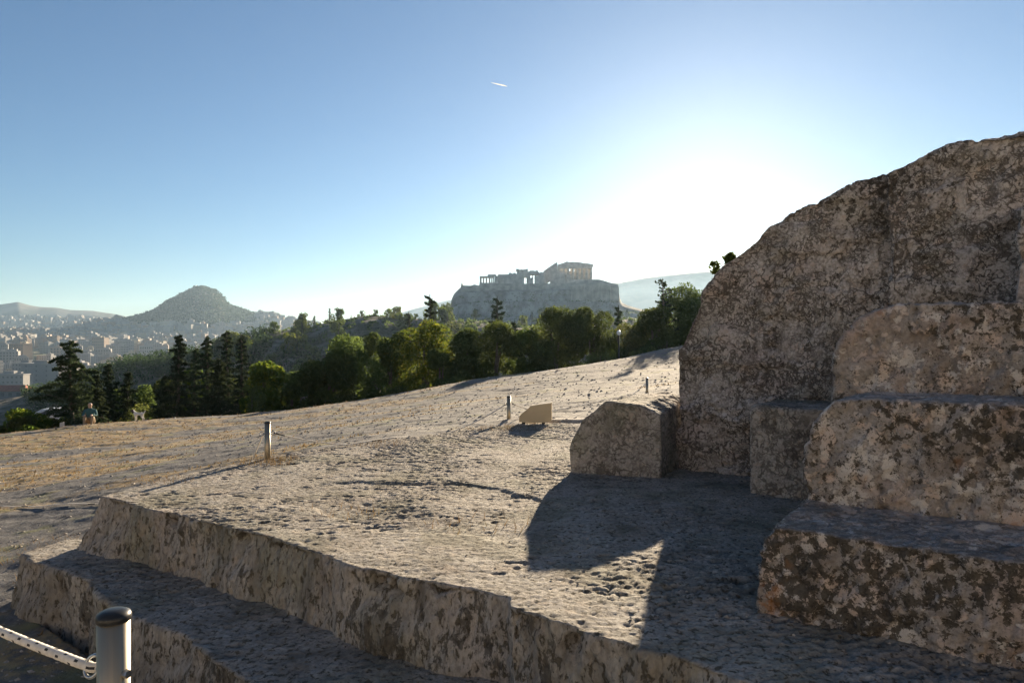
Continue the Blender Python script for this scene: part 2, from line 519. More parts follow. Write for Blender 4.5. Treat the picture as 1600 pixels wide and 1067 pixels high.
c = m.mix(m.attr('rocky'), c, m.mix(m.ramp(n2, .35, .65), (.32, .29, .25), (.43, .395, .345)))
M['hillside'] = m.principled(c, .95, 0, m.bump(m.math('ADD', m.math('MULTIPLY', n2, .7), m.math('MULTIPLY', n3, .5)), .8, .03), spec=.15)

_rk = np.clip(1.2 - np.hypot((gx - 2.0) / 5.5, (gy - 11.3) / 3.2) * 1.1, 0, 1)
_rk = smooth01(_rk + .35 * fbm(P3, .9, 3, seed=9))
o = obj('hillside_ground', np_mesh('hillside_ground', P3, gF[:, ::-1], True, [M['hillside']], attrs={'grass': gm * (1 - _rk), 'rocky': np.maximum(_rk, smooth01((-gy - 4) / 2))}))  # ground behind the camera takes the pale rock colour for stronger bounce
tag(o, 'bare stony hillside with dry grass sloping up to the right', kind='structure')

# ------------------------------------------------------------------ carved rock: voxel solids with real relief
def remesh(mb, voxel, smooth=6):
    me = bpy.data.meshes.new('tmp')
    me.from_pydata(mb.v, [], mb.f)
    bm = bmesh.new(); bm.from_mesh(me)
    bmesh.ops.recalc_face_normals(bm, faces=bm.faces)
    bm.to_mesh(me); bm.free()
    o = bpy.data.objects.new('tmp', me); COL.objects.link(o)
    r = o.modifiers.new('r', 'REMESH'); r.mode = 'VOXEL'; r.voxel_size = voxel; r.adaptivity = 0
    if smooth:
        s = o.modifiers.new('s', 'SMOOTH'); s.factor = .5; s.iterations = smooth
    bpy.context.view_layer.update()
    ev = o.evaluated_get(bpy.context.evaluated_depsgraph_get())
    m2 = ev.to_mesh()
    n = len(m2.vertices)
    V = np.empty(n * 3, np.float32); m2.vertices.foreach_get('co', V); V = V.reshape(-1, 3)
    ls = np.empty(len(m2.loops), np.int32); m2.loops.foreach_get('vertex_index', ls)
    lt = np.empty(len(m2.polygons), np.int32); m2.polygons.foreach_get('loop_total', lt)
    assert (lt == 4).all()
    Fc = ls.reshape(-1, 4).copy()
    ev.to_mesh_clear()
    bpy.data.objects.remove(o); bpy.data.meshes.remove(me)
    return V, Fc
def vnormals(V, Fc):
    a, b, c, d = (V[Fc[:, k]] for k in range(4))
    fn = np.cross(c - a, d - b)
    N = np.zeros_like(V)
    for k in range(4): np.add.at(N, Fc[:, k], fn)
    return N / (np.linalg.norm(N, axis=1)[:, None] + 1e-9)
def carve(name, mb, voxel, mat, parent, fn, smooth=6, cut=None):
    """remesh, displace along normals by fn(P, N) -> (disp, crevice), drop faces that cut() says nobody can see"""
    V, Fc = remesh(mb, voxel, smooth)
    N = vnormals(V, Fc)
    d, cr = fn(V, N)
    V2 = V + N * d[:, None]
    if cut is not None:
        keep = ~cut(V2[Fc].mean(1), N[Fc].mean(1))
        Fc = Fc[keep]
        used = np.unique(Fc); idx = np.full(len(V2), -1, np.int32); idx[used] = np.arange(len(used))
        V2, cr, Fc = V2[used], cr[used], idx[Fc]
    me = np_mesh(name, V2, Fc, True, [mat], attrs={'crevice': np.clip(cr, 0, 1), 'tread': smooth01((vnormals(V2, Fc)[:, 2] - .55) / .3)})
    return obj(name, me, parent)
def prism_st(mb, ring, t0, t1, z_is=True):
    """ring of (s, z) extruded from t0 to t1"""
    A = [(*st(s, t0), z) for s, z in ring]; B = [(*st(s, t1), z) for s, z in ring]
    return mb.prism(A, B)
def slab(mb, poly, z0, z1, inset=0.0):
    return mb.prism([(x, y, z0) for x, y in poly], [(x, y, z1) for x, y in poly])

def relief_terrace(P, N):
    up = np.clip(N[:, 2], 0, 1) ** 2
    side = 1 - up
    d = .03 * fbm(P, .9, 3, seed=31) * (1 + side) + .26 * side * fbm(P * np.array([1, 1, .6]), 1.5, 5, .55, seed=32)
    ws = P + .07 * np.stack([fbm(P, 3.1, 3, seed=40), fbm(P, 3.1, 3, seed=41), 0 * P[:, 0]], 1)
    # flaking plates of several sizes, broken edges all along the tread
    def plates(fr, sd, wd=.10):
        n = fbm(ws * np.array([1.0, 1.55, 1.0]), fr, 5, .66, seed=sd)
        return smooth01((n + wd * .6) / wd), n
    p1, n1 = plates(3.4, 33, .14); p2, n2 = plates(7.5, 34, .14); p3, n3 = plates(17, 35, .16)
    msk = smooth01((fbm(P, .5, 3, seed=44) + .06) / .26)
    F1, F2 = worley(ws * np.array([7.0, 10.5, 8.0]), 3)
    pit = smooth01((.40 - F1) / .3) * smooth01((fbm(P, 1.6, 3, seed=45) - .02) / .18)
    top = .008 * (p1 - .5) * (.3 + .7 * msk) + .008 * (p2 - .5) * (.3 + .7 * msk) + .0074 * (p3 - .5) * (.6 + .4 * msk) + .010 * fbm(P, 1.4, 3, seed=36) - .018 * pit
    d += up * top
    rg = fbm(P * np.array([1, 1, .30]), 5.5, 4, seed=37, ridged=True)
    ch = smooth01((fbm(P, 3.2, 3, seed=47) - .10) / .15) * smooth01((P[:, 2] + .22) / .22)
    d += side * (.030 * rg + .085 * fbm(P, 4.2, 4, .55, seed=48) + .012 * fbm(P, 16, 3, seed=46)) - .13 * ch * np.clip(side * 1.6, 0, 1)
    # long joints
    crk = smooth01((.012 - np.abs(fbm(ws * np.array([1, 1.6, 1]), .45, 5, .62, seed=38))) / .011) * smooth01((fbm(P, .6, 2, seed=50) + .05) / .2)
    d -= up * .014 * crk
    # shallow cut basin on the tread
    cx, cy = -.95, 6.45
    s_ = (P[:, 0] - cx) * CA - (P[:, 1] - cy) * SA; t_ = (P[:, 0] - cx) * SA + (P[:, 1] - cy) * CA
    e = np.hypot(s_ / 1.5, t_ / .95) + .75 * fbm(P, .9, 4, seed=39)
    bas = smooth01((1.0 - e) / .10) * smooth01((e - .15) / .5)
    d -= up * .02 * bas
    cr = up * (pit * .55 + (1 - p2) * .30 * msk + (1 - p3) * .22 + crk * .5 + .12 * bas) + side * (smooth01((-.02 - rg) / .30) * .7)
    return d, cr
def relief_stair(P, N):
    d = .022 * fbm(P, 1.3, 3, seed=51) + .022 * fbm(P, 3.2, 4, seed=52)
    F1, F2 = worley(P * 7.5 + .6 * np.stack([fbm(P, 5, 2, seed=53)] * 3, 1), 6)
    pit = smooth01((.34 - F1) / .3) * smooth01((fbm(P, 1.7, 3, seed=56) + .05) / .2)
    lump = fbm(P, 10, 4, .55, seed=55)
    pl = smooth01((fbm(P, 5.5, 4, .55, seed=58) + .04) / .12)
    d += (-.034 * pit + .042 * lump + .022 * (pl - .5)) * (1.2 - .8 * np.clip(N[:, 2], 0, 1)) + .012 * fbm(P, 28, 2, seed=57)
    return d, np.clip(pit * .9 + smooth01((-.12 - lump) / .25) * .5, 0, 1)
def relief_face(P, N):
    rg = fbm(P @ np.array([[.9, .2, .4], [0, 1, 0], [-.4, .2, .9]]), .75, 4, .5, seed=60, ridged=True)
    d = .15 * fbm(P, .6, 3, seed=61) + .12 * fbm(P, 1.7, 4, seed=62) + .05 * rg + .05 * smooth01((fbm(P * np.array([1, 1, 1.5]), 1.3, 4, .55, seed=59) + .05) / .1)
    q = P + .05 * np.stack([fbm(P, 5, 3, seed=63), fbm(P, 5, 3, seed=64), fbm(P, 5, 3, seed=65)], 1)
    n1 = fbm(q, 6.0, 3, seed=68); n2 = fbm(q, 12.0, 2, seed=69)
    m1 = smooth01((fbm(P, 1.3, 3, seed=67) + .18) / .3)
    e = np.maximum(smooth01((.055 - np.abs(n1)) / .045), .7 * smooth01((.06 - np.abs(n2)) / .05)) * m1
    d += -.016 * e + .034 * fbm(P, 7, 4, .55, seed=66)
    d = d - d.mean() - .035
    return d, e * .7

plat = thing('rock_platform', 'broad speaker platform cut from bedrock, half sunlit, with two steps on its near side', 'platform', (0, 0, 0))
mb = MB(); 
PL_T = [(-4.0, 6.62), st(-6.2, 3.16), st(-4.6, 3.22), st(-3.4, 3.13), st(-2.62, 3.22), st(-2.3, 3.27), st(-2.22, 3.13), st(-1.2, 3.10), st(-.5, 2.98), st(.4, 3.1), st(2.4, 3.1), st(2.6, 9), (5.2, 13.2), (.4, 12.7), (-1.06, 11.3), (-2.5, 9.85), (-3.15, 8.95), (-3.83, 7.5)]
PL_B = [(-4.28, 6.55)] + [(x - SA * .05, y - CA * .05) for x, y in PL_T[1:11]] + PL_T[11:17] + [(-4.15, 7.5)]
mb.prism([(x, y, -.85) for x, y in PL_B], [(x, y, 0) for x, y in PL_T])
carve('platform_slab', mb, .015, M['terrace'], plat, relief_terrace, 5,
      cut=lambda c, n: (n[:, 2] < -.5) | ((c[:, 0] * CA - c[:, 1] * SA) > 2.3) | (c[:, 2] < -.62) | (c[:, 1] > 12.6) & (n[:, 2] < .3))
mb = MB()
LS_T = [st(-7.5, 2.62), st(-7.1, 2.56), st(-6.7, 2.66), st(-5.9, 2.60), st(-5.2, 2.50), st(-4.5, 2.52), st(-4.0, 2.42), st(-3.2, 2.36), st(2.4, 2.36), st(2.4, 3.5), st(-7.0, 3.5), st(-7.68, 3.12)]
LS_B = [(x - SA * .07 - (.08 if i in (0, 11) else 0), y - CA * .07) for i, (x, y) in enumerate(LS_T)]
mb.prism([(x, y, -1.4) for x, y in LS_B], [(x, y, -.5) for x, y in LS_T])
carve('step', mb, .021, M['terrace'], plat, relief_terrace, 5,
      cut=lambda c, n: (n[:, 2] < -.5) | ((c[:, 0] * CA - c[:, 1] * SA) > 2.2) | (c[:, 2] < -1.25) | ((c[:, 0] * SA + c[:, 1] * CA) > 3.35))

stairs = thing('rock_staircase', 'three tall lichen-blotched steps hewn from rock, in shade at the right', 'staircase')
hid = lambda c, n: (n[:, 2] < -.6) | ((c[:, 0] * CA - c[:, 1] * SA) > 2.0)
mb = prism_st(MB(), [(-1.08, -.2), (2.2, -.2), (2.2, .49), (-.96, .49), (-1.03, .40), (-1.06, .2)], 3.88, 5.4)
carve('step', mb, .015, M['stair'], stairs, relief_stair, 5, cut=hid)
lb = [on_t(u, v, 4.66) for u, v in ((1262, 780), (1256, 715), (1270, 672), (1284, 648), (1306, 626), (1340, 621))]
mb = prism_st(MB(), [(lb[0][0], .35), (2.2, .35), (2.2, 1.15), (lb[-1][0], 1.15)] + lb[-2:0:-1], 4.66, 6.2)
carve('step', mb, .016, M['stair'], stairs, relief_stair, 5, cut=hid)
lb = [on_t(u, v, 5.44) for u, v in ((1297, 612), (1303, 560), (1312, 530), (1336, 502), (1368, 485), (1405, 476))]
mb = prism_st(MB(), [(lb[0][0], .95), (2.2, .95), (2.2, lb[-1][1]), lb[-1]] + lb[-2:0:-1], 5.44, 7.7)
carve('step', mb, .018, M['stair'], stairs, relief_stair, 5, cut=hid)

# the big outcrop: skyline measured along its front plane
SKY1 = [(1058, 640), (1054, 600), (1056, 570), (1064, 530), (1078, 493), (1104, 450), (1130, 416), (1160, 387), (1200, 352), (1240, 321), (1290, 304), (1330, 283), (1385, 264)]
SKY2 = [(1385, 268), (1430, 250), (1480, 229), (1530, 211), (1575, 200), (1605, 190), (1680, 150), (1800, 120)]
ring1 = [on_t(u, v, 7.7) for u, v in SKY1]
ring1 = [(ring1[0][0], -.4)] + ring1 + [(ring1[-1][0], -.4)]
ring2 = [on_t(u, v, 7.56) for u, v in SKY2]
ring2 = [(ring2[0][0] - .0, -.4)] + ring2 + [(ring2[-1][0], -.4)]
ring1 = ring1[:-2] + [(ring1[-2][0] + .35, ring1[-2][1] + .02), (ring1[-2][0] + .35, -.4)]
rockface = thing('rock_outcrop', 'tall rounded limestone outcrop with crackled lichen surface, rising to the top right', 'rock')
def taper(mb, ring, t0, t1, k, dz, sh):
    """front ring at t0, a smaller copy further back"""
    A = [(*st(s, t0), z) for s, z in ring]
    B = [(*st(s + sh if s < ring[-1][0] - .01 else s, t1), z - (dz if z > 0 else 0)) for s, z in ring]
    return mb.prism(A, B)
mb = taper(MB(), ring1, 7.7, 9.3, 1, .35, .25)
hid2 = lambda c, n: (n[:, 2] < -.6) | (c[:, 2] < -.15) | (n[:, 0] * SA + n[:, 1] * CA > .75) | ((c[:, 0] * CA - c[:, 1] * SA) > 3.2)
carve('rock_mass', mb, .021, M['face'], rockface, relief_face, 12, cut=hid2)
mb = taper(MB(), ring2, 7.56, 9.6, 1, .25, 0)
s0, z0 = on_t(1582, 335, 6.95)
mb.prism([(*st(a, 6.95), b) for a, b in ((s0, 1.5), (s0 + 2, 1.5), (s0 + 2, 2.7), (s0 + .05, 2.6))], [(*st(a, 7.7), b) for a, b in ((s0 - .02, 1.5), (s0 + 2, 1.5), (s0 + 2, 2.75), (s0, 2.7))])
carve('rock_mass', mb, .021, M['face'], rockface, relief_face, 8, cut=hid2)

def relief_block(P, N):
    d = .05 * fbm(P, 1.2, 3, seed=71) + .03 * fbm(P, 3.5, 4, seed=72)
    r = fbm(P * np.array([1, 1, .7]), 8, 4, seed=73, ridged=True)
    return d + .015 * r + .008 * fbm(P, 25, 2, seed=74), smooth01((-.1 - r) / .3) * .6
def stone_block(label, ring, t0, t1, ring_b=None, voxel=.018):
    A = [(*st(s, t0 if i < 9 else t0), z) for i, (s, z) in enumerate(ring)]
    B = [(*st(s, t1), z) for s, z in (ring_b or ring)]
    o = carve('stone_block', MB().prism(A, B), voxel, M['block'], None, relief_block, 7, cut=lambda c, n: (n[:, 2] < -.6) | (c[:, 2] < -.12))
    return tag(o, label, 'stone block')
ra = [(-3.97, -.3), (-2.97, -.3), (-2.97, .69), (-3.2, .79), (-3.55, .82), (-3.82, .60), (-3.95, .32)]
rb_ = [(-3.95, -.3), (-3.0, -.3), (-3.06, .78), (-3.22, .85), (-3.50, .85), (-3.80, .62), (-3.92, .35)]
mb = MB().prism([(*st(a, 6.82 + (a + 3.95) * .28), b) for a, b in ra], [(*st(a, 8.1), b) for a, b in rb_])
tag(carve('stone_block', mb, .018, M['block'], None, relief_block, 7, cut=lambda c, n: (n[:, 2] < -.6) | (c[:, 2] < -.12)), 'low rough stone block with a sloping left end, casting its shadow over the platform', 'stone block')
stone_block('upright grey stone block wedged between the tall outcrop and the staircase',
            [(-1.96, -.3), (-.7, -.3), (-.7, .87), (-1.93, .86)], 6.87, 7.95)
p = wp(1040, 611, 15.0)
bm_ = bmesh.new(); bmesh.ops.create_icosphere(bm_, subdivisions=4, radius=1)
V = np.array([v.co[:] for v in bm_.verts], np.float32); Fc = np.array([[v.index for v in f.verts] for f in bm_.faces]); bm_.free()
V = V * (1 + .35 * fbm(V, 1.3, 4, seed=81))[:, None] * np.array([.34, .3, .2])
o = obj('boulder', np_mesh('boulder', V, Fc, True, [M['boulder']], attrs={'crevice': np.zeros(len(V))}), loc=(p[0], p[1], gz(p[0], p[1]) + .07))
tag(o, 'small brown boulder on the hillside just left of the tall outcrop', 'boulder')

# ------------------------------------------------------------------ valley, hills and mountains
m = NT('valley_earth')
co = m.co()
n1 = m.noise(co, .012, 6, .6); n2 = m.noise(co, .06, 5, .6)
c = m.mix(m.ramp(n1, .4, .6), (.10, .105, .06), (.20, .18, .14))
c = m.mix(m.ramp(n2, .45, .6, 0, .6), c, (.06, .075, .035))
M['valley'] = m.principled(c, .95, spec=.1)
m = NT('hill_scrub')
co = m.co()
n1 = m.noise(co, .05, 8, .65); n2 = m.noise(co, .25, 6, .6)
c = m.mix(m.ramp(n1, .42, .58), (.055, .06, .04), (.22, .19, .155))
c = m.mix(m.ramp(n2, .5, .62, 0, .7), c, (.05, .06, .03))
M['scrub'] = m.principled(c, .95, 0, m.bump(n1, 1, 6), spec=.1)
m = NT('mountain_slope')
n1 = m.noise(m.co(), .006, 8, .6)
M['mountain'] = m.principled(m.mix(m.ramp(n1, .4, .6), (.07, .075, .06), (.15, .14, .12)), .95, spec=.1)
m = NT('cliff_limestone')
co = m.co()
n1 = m.noise(m.vmul(co, (1, 1, .35)), .09, 8, .65); n2 = m.noise(co, .4, 6, .6)
c = m.mix(m.ramp(n1, .38, .62), (.24, .22, .195), (.44, .405, .36))
c = m.mix(m.ramp(n2, .52, .66, 0, .6), c, (.14, .14, .10))
M['cliff'] = m.principled(c, .95, 0, m.bump(n1, 1, 4), spec=.1)

va = np.linspace(-math.pi, math.pi, 260)
vr = np.geomspace(84, 4250, 110)
x, y, Fc = polar_grid(va, vr)
z = valley_z(x, y) - np.where(np.hypot(x, y) < 97, 1.5, 0)
tag(obj('valley_ground', np_mesh('valley_ground', xyz(x, y, z), Fc[:, ::-1], True, [M['valley']])), 'wide valley floor under the hazy city', kind='structure')

class Ridge:
    """a hill: its skyline (u, v) at depth d, falling away in front and behind"""
    def __init__(s, table, d, wf, wb, floor, power=1.0, namp=0.0, nfreq=.02, seed=1):
        s.u, s.v = np.array(table, float).T; s.d, s.wf, s.wb, s.floor, s.pw, s.na, s.nf, s.seed = d, wf, wb, floor, power, namp, nfreq, seed
    def z(s, x, y):
        x = np.asarray(x, float); y = np.asarray(y, float)
        u = 800 + F * x / np.maximum(y, 1)
        zt = EYE + (533.5 - np.interp(u, s.u, s.v)) / F * s.d
        k = np.where(y < s.d, smooth01((y - s.d + s.wf) / s.wf), smooth01((s.d + s.wb - y) / s.wb)) ** s.pw
        z = s.floor + (zt - s.floor) * k
        if s.na:
            z = z + s.na * k * fbm(xyz(x, y), s.nf, 5, .55, seed=s.seed)
        return z
    def mesh(s, name, mat, label, nu=300, ny=60, ext=0):
        us = np.linspace(s.u[0], s.u[-1], nu); ys = np.linspace(s.d - s.wf, s.d + s.wb, ny)
        U, Y = np.meshgrid(us, ys); x = ((U - 800) / F * Y).ravel(); y = Y.ravel()
        i = np.arange(ny - 1)[:, None] * nu + np.arange(nu - 1)[None]
        Fc = np.stack([i, i + 1, i + 1 + nu, i + nu], 2).reshape(-1, 4)
        o = obj(name, np_mesh(name, xyz(x, y, s.z(x, y)), Fc, True, [mat]))
        return tag(o, label, kind='structure')

near_ridge = Ridge([(-80, 640), (0, 628), (60, 618), (110, 604), (150, 586), (200, 570), (250, 563), (300, 556), (350, 547), (395, 525), (430, 518), (480, 513), (505, 505), (520, 501), (540, 497), (560, 494), (585, 493), (610, 494), (640, 499), (700, 503), (800, 508), (900, 510), (1000, 500), (1060, 497), (1150, 500), (1300, 540)],
                   275, 150, 130, -42, 1.0, 5, .025, 3)
near_ridge.mesh('ridge_hill', M['scrub'], 'scrubby rocky ridge across the middle distance', 380, 110)
cone = Ridge([(100, 520), (160, 506), (180, 503), (200, 499), (222, 493), (240, 487), (255, 479), (262, 473), (280, 465), (292, 459), (302, 454), (311, 450.5), (322, 453), (334, 457), (345, 465), (354, 476), (362, 481), (380, 487), (400, 493), (430, 497), (450, 502), (480, 507), (520, 520), (560, 535)],
             2200, 700, 500, 0, 1.1, 14, .006, 4)
cone.mesh('conical_hill', M['scrub'], 'cone-shaped wooded hill rising above the hazy city', 320, 70)
lefthills = Ridge([(-260, 500), (-100, 497), (0, 500), (40, 498), (80, 501), (110, 498), (150, 500), (165, 506), (200, 515), (260, 530)], 2900, 700, 400, 0, 1.0, 12, .006, 6)
lefthills.mesh('far_hills', M['scrub'], 'low built-up hills at the far left', 160, 40)
Ridge([(-400, 490), (-200, 492), (-60, 484), (-10, 478), (28, 472), (45, 477), (60, 480), (90, 482), (110, 485), (145, 486), (175, 490), (205, 497), (260, 515), (330, 540)], 3500, 900, 400, -5, 1.0, 12, .003, 7).mesh(
    'mountain', M['mountain'], 'pale blue mountain on the far left horizon', 200, 40)
Ridge([(470, 545), (560, 515), (600, 498), (615, 492), (650, 481), (700, 469), (800, 458), (900, 448), (965, 443), (1000, 436), (1020, 433), (1060, 429), (1090, 426), (1130, 424), (1200, 418), (1300, 425), (1500, 440), (1800, 470)], 3700, 900, 400, -5, 1.0, 12, .003, 8).mesh(
    'mountain', M['mountain'], 'faint pale mountain behind the citadel', 220, 40)

# the citadel rock: a scree apron, then a cliff
CL = [(640, 520), (680, 515), (696, 508), (700, 498), (703, 484), (705, 468), (709, 459), (715, 453), (719, 449), (724, 447.5), (760, 446), (800, 445), (850, 444), (900, 442), (930, 440), (950, 444), (962, 447), (966, 449), (968.5, 466), (972, 473), (980, 477), (990, 480), (1005, 484), (1025, 488), (1080, 500), (1150, 515)]
clu, clv = np.array(CL, float).T
def citadel_z(x, y):
    u = 800 + F * x / y
    wob = 9 * fbm(xyz(x, y), .02, 3, seed=91)
    top = EYE + (533.5 - np.interp(u, clu, clv)) / F * 545
    foot = np.minimum(top, EYE + (533.5 - (493 + np.abs(u - 850) * .035)) / F * 505)
    ap = smooth01((y - 330) / 175)
    z = -40 + (foot + 40) * ap
    c1 = smooth01((y + wob - 505) / 9); c2 = smooth01((y + wob - 524) / 8); c3 = smooth01((y - 534) / 14)
    k = .42 * c1 + .36 * c2 + .22 * c3
    z = z + (top - foot) * k
    z = z + (1 - k * .8) * 4 * fbm(xyz(x, y), .03, 4, seed=92) * ap
    bk = smooth01((y - 740) / 60)
    return z * (1 - bk) + (-40) * bk
us = np.linspace(640, 1150, 420); ys = np.concatenate([np.linspace(330, 495, 40)[:-1], np.linspace(495, 560, 90)[:-1], np.linspace(560, 800, 30)])
U, Y = np.meshgrid(us, ys); x = ((U - 800) / F * Y).ravel(); y = Y.ravel()
i = np.arange(len(ys) - 1)[:, None] * len(us) + np.arange(len(us) - 1)[None]
Fc = np.stack([i, i + 1, i + 1 + len(us), i + len(us)], 2).reshape(-1, 4)
tag(obj('citadel_rock_hill', np_mesh('citadel_rock_hill', xyz(x, y, citadel_z(x, y)), Fc, True, [M['cliff']])), 'steep flat-topped rock hill carrying the ancient citadel', kind='structure')

# ------------------------------------------------------------------ citadel ruins
M['marble'] = plain('weathered_marble', (.52, .475, .42), .9, var=.25, scale=.25)
M['wallstone'] = plain('old_wall_stone', (.43, .39, .34), .95, var=.3, scale=.2)
def zz(v, d): return EYE + (533.5 - v) / F * d
def xx(u, d): return (u - 800) / F * d
temple = thing('ruined_temple', 'ruined columned marble temple on top of the citadel, highest building there', 'temple', (xx(899, 640), 640, zz(437, 640)))
hw = 16.0
MB().box(-hw - 1, -1, -4, hw + 1, 70, 0).build('stylobate', M['marble'], temple)
colm = MB(); colm.lathe([(.98, 0), (.95, 3), (.86, 7), (.76, 9.7), (.80, 9.8), (1.05, 10.2), (1.05, 10.45)], 14); colmesh = colm.mesh('column', M['marble'])
for k in range(8):
    obj('column', colmesh, temple, loc=(-hw + 1 + k * (2 * hw - 2) / 7, 1.2, 0))
for k in range(1, 13):
    for sx in (-1, 1):
        if sx == 1 or k < 4 or k > 8:
            obj('column', colmesh, temple, loc=(sx * (hw - 1), 1.2 + k * 4.3, 0))
for k in range(6):
    obj('column', colmesh, temple, loc=(-10.5 + k * 4.2, 6.5, 0))
e = MB().box(-hw, 0, 10.45, hw, 2.6, 12.2).box(-hw - .4, -.4, 12.2, hw + .6, 3.0, 13.6)
e.box(-hw, 2.6, 10.45, -hw + 2.4, 30, 13.2).box(hw - 2.4, 2.6, 10.45, hw, 58, 13.2)
e.build('entablature', M['marble'], temple)
pd = [(-hw - .4, 13.6), (hw + .6, 13.6), (hw + .6, 14.3), (10, 15.4), (8.5, 15.2), (4, 16.3), (-2, 16.6), (-6, 16.4), (-8, 17.0), (-10.5, 15.9), (-13, 15.0), (-hw - .4, 14.2)]
MB().prism([(a, -.2, b) for a, b in pd], [(a, 1.6, b) for a, b in pd]).build('pediment', M['marble'], temple)
MB().box(-hw + .5, 12, 0, -5.2, 14, 12.8).box(-3.6, 12, 0, -1.6, 14, 12.8).box(.2, 12, 0, hw - 1.2, 14, 12.8).box(-5.2, 12, 0, -3.6, 14, 9.4).box(-1.6, 12, 0, .2, 14, 8.6).box(-10.5, 14, 0, -9.3, 50, 9).box(9.3, 14, 0, 10.5, 50, 9).build('cella_wall', M['marble'], temple)

def ruin(name, label, cat, d, rects, thick=7, base_v=446, cols=(), polys=(), jag=0):
    t = thing(name, label, cat, (xx((rects[0][0] + rects[-1][2]) / 2, d), d, zz(base_v, d)))
    ox, oy, oz = t.location
    for k, (u0, v0, u1, v1) in enumerate(rects):
        mbx = MB(); y0 = (k % 2) * .15
        top = zz(v0, d) - oz; bot = zz(v1, d) - oz
        if jag and (u1 - u0) > 4:
            n = max(3, int((u1 - u0) / 1.6)); pts = []
            for q in range(n):
                a0 = u0 + (u1 - u0) * q / n; a1 = u0 + (u1 - u0) * (q + 1) / n; h = top - random.random() * jag
                mbx.box(xx(a0, d) - ox, y0, bot, xx(a1, d) - ox, thick - y0, h)
        else:
            mbx.box(xx(u0, d) - ox, y0, bot, xx(u1, d) - ox, thick - y0, top)
        mbx.build('wall_block', M['marble'], t)
    for k, P in enumerate(polys):
        A = [(xx(u, d) - ox, .3, zz(v, d) - oz) for u, v in P]; B = [(a, thick - .3, c) for a, b, c in A]
        MB().prism(A, B).build('gable_wall', M['marble'], t)
    for (u, v0, v1, r) in cols:
        h = zz(v0, d) - zz(v1, d)
        MB().lathe([(r * 1.15, 0), (r, h * .1), (r * .85, h * .9), (r * 1.2, h)], 10).build('column', M['marble'], t, (xx(u, d) - ox, 1.5, zz(v1, d) - oz))
    return t
ruin('ruined_shrine', 'small open columned shrine at the left end of the citadel top', 'ruin', 540, [(749.5, 431.5, 772, 434), (762, 428.8, 775, 431.5), (773, 431, 778, 447), (749, 442, 776, 449)], 5, 446,
     [(751, 434, 442, .8), (755.5, 434, 442, .6), (760, 434, 442, .6), (765, 434, 442, .7), (768.5, 434, 442, .6), (771.5, 434, 442, .6)])
ruin('gateway_ruin', 'massive roofless gateway hall with tall bright openings left of the temple', 'ruin', 546,
     [(778, 428, 795, 448), (795, 426, 809, 448), (808, 423, 819, 448), (806.5, 420, 825, 423), (819, 423, 823, 433), (823, 423, 828.6, 448), (828, 421.8, 841, 429), (829, 434, 832.2, 448), (832.2, 429, 833.2, 448), (835.6, 429, 842, 448), (841, 424.5, 851, 448)],
     9, 446, [(816, 424, 446, .7)], [], 1.1)
ruin('terrace_ruin', 'sloping broken wall between the gateway hall and the columned temple', 'ruin', 562,
     [(870.5, 424, 882.3, 447), (885, 428, 893, 447), (882, 426.5, 885.4, 430.5), (860, 430, 871, 447)], 8, 446, [], [[(849.5, 423.5), (858, 417.5), (866, 412), (871, 409.5), (871, 430), (849.5, 447)]], .8)
wl = [(720, 446), (722, 440.5), (723.4, 446), (735, 446.5), (741, 444.5), (748, 446), (752, 442.5), (775, 443), (805, 443.5), (850, 443), (895, 441.5), (905, 438.5), (928, 436.5), (938, 437), (945, 439), (953, 441.5), (964, 443.5), (966.3, 445)]
wall = thing('citadel_wall', 'long fortification wall edging the cliff of the citadel', 'wall', (xx(840, 538), 538, zz(450, 538)))
ox, oy, oz = wall.location
for k in range(len(wl) - 1):
    (u0, v0), (u1, v1) = wl[k], wl[k + 1]
    yy0 = (k % 2) * .4; bot = -8
    A = [(xx(u0, 538) - ox, yy0, bot), (xx(u1, 538) - ox, yy0, bot), (xx(u1, 538) - ox, yy0, zz(v1, 538) - oz), (xx(u0, 538) - ox, yy0, zz(v0, 538) - oz)]
    MB().prism(A, [(a, yy0 + 4, c) for a, b, c in A]).build('wall_section', M['wallstone'], wall)
bast = thing('bastion', 'pale projecting bastion at the right end of the citadel', 'bastion', (xx(930, 524), 524, zz(470, 524)))
bt = [(893, 446), (930, 441.5), (950, 443), (966.8, 447), (968.2, 470), (893, 470)]
ox, oy, oz = bast.location
A = [(xx(u, 524) - ox, 0, zz(v, 524) - oz) for u, v in bt]
MB().prism(A, [(a, 16, c) for a, b, c in A]).build('curtain_wall', M['wallstone'], bast)
for u in (899, 912, 925, 938, 952):
    MB().box(xx(u, 524) - ox, -1.6, -2, xx(u + 4, 524) - ox, .2, zz(447, 524) - oz).build('buttress', M['wallstone'], bast)
# chapel on the cone hill
ch = thing('hilltop_chapel', 'tiny chapel with bell tower on the very top of the cone-shaped hill', 'chapel', (xx(311, 2200), 2200, zz(451.5, 2200)))
MB().box(-6, -5, -6, 6, 5, 4).build('wall', M['marble'], ch)
MB().prism([(-6.5, -5.5, 4), (6.5, -5.5, 4), (0, -5.5, 7)], [(-6.5, 5.5, 4), (6.5, 5.5, 4), (0, 5.5, 7)]).build('roof', M['marble'], ch)
MB().box(-9.6, -2, -6, -6.1, 2, 9).prism([(-10, -2.4, 9), (-5.8, -2.4, 9), (-5.8, 2.4, 9), (-10, 2.4, 9)], [(-7.95, -.05, 13), (-7.85, -.05, 13), (-7.85, .05, 13), (-7.95, .05, 13)]).build('bell_tower', M['marble'], ch)

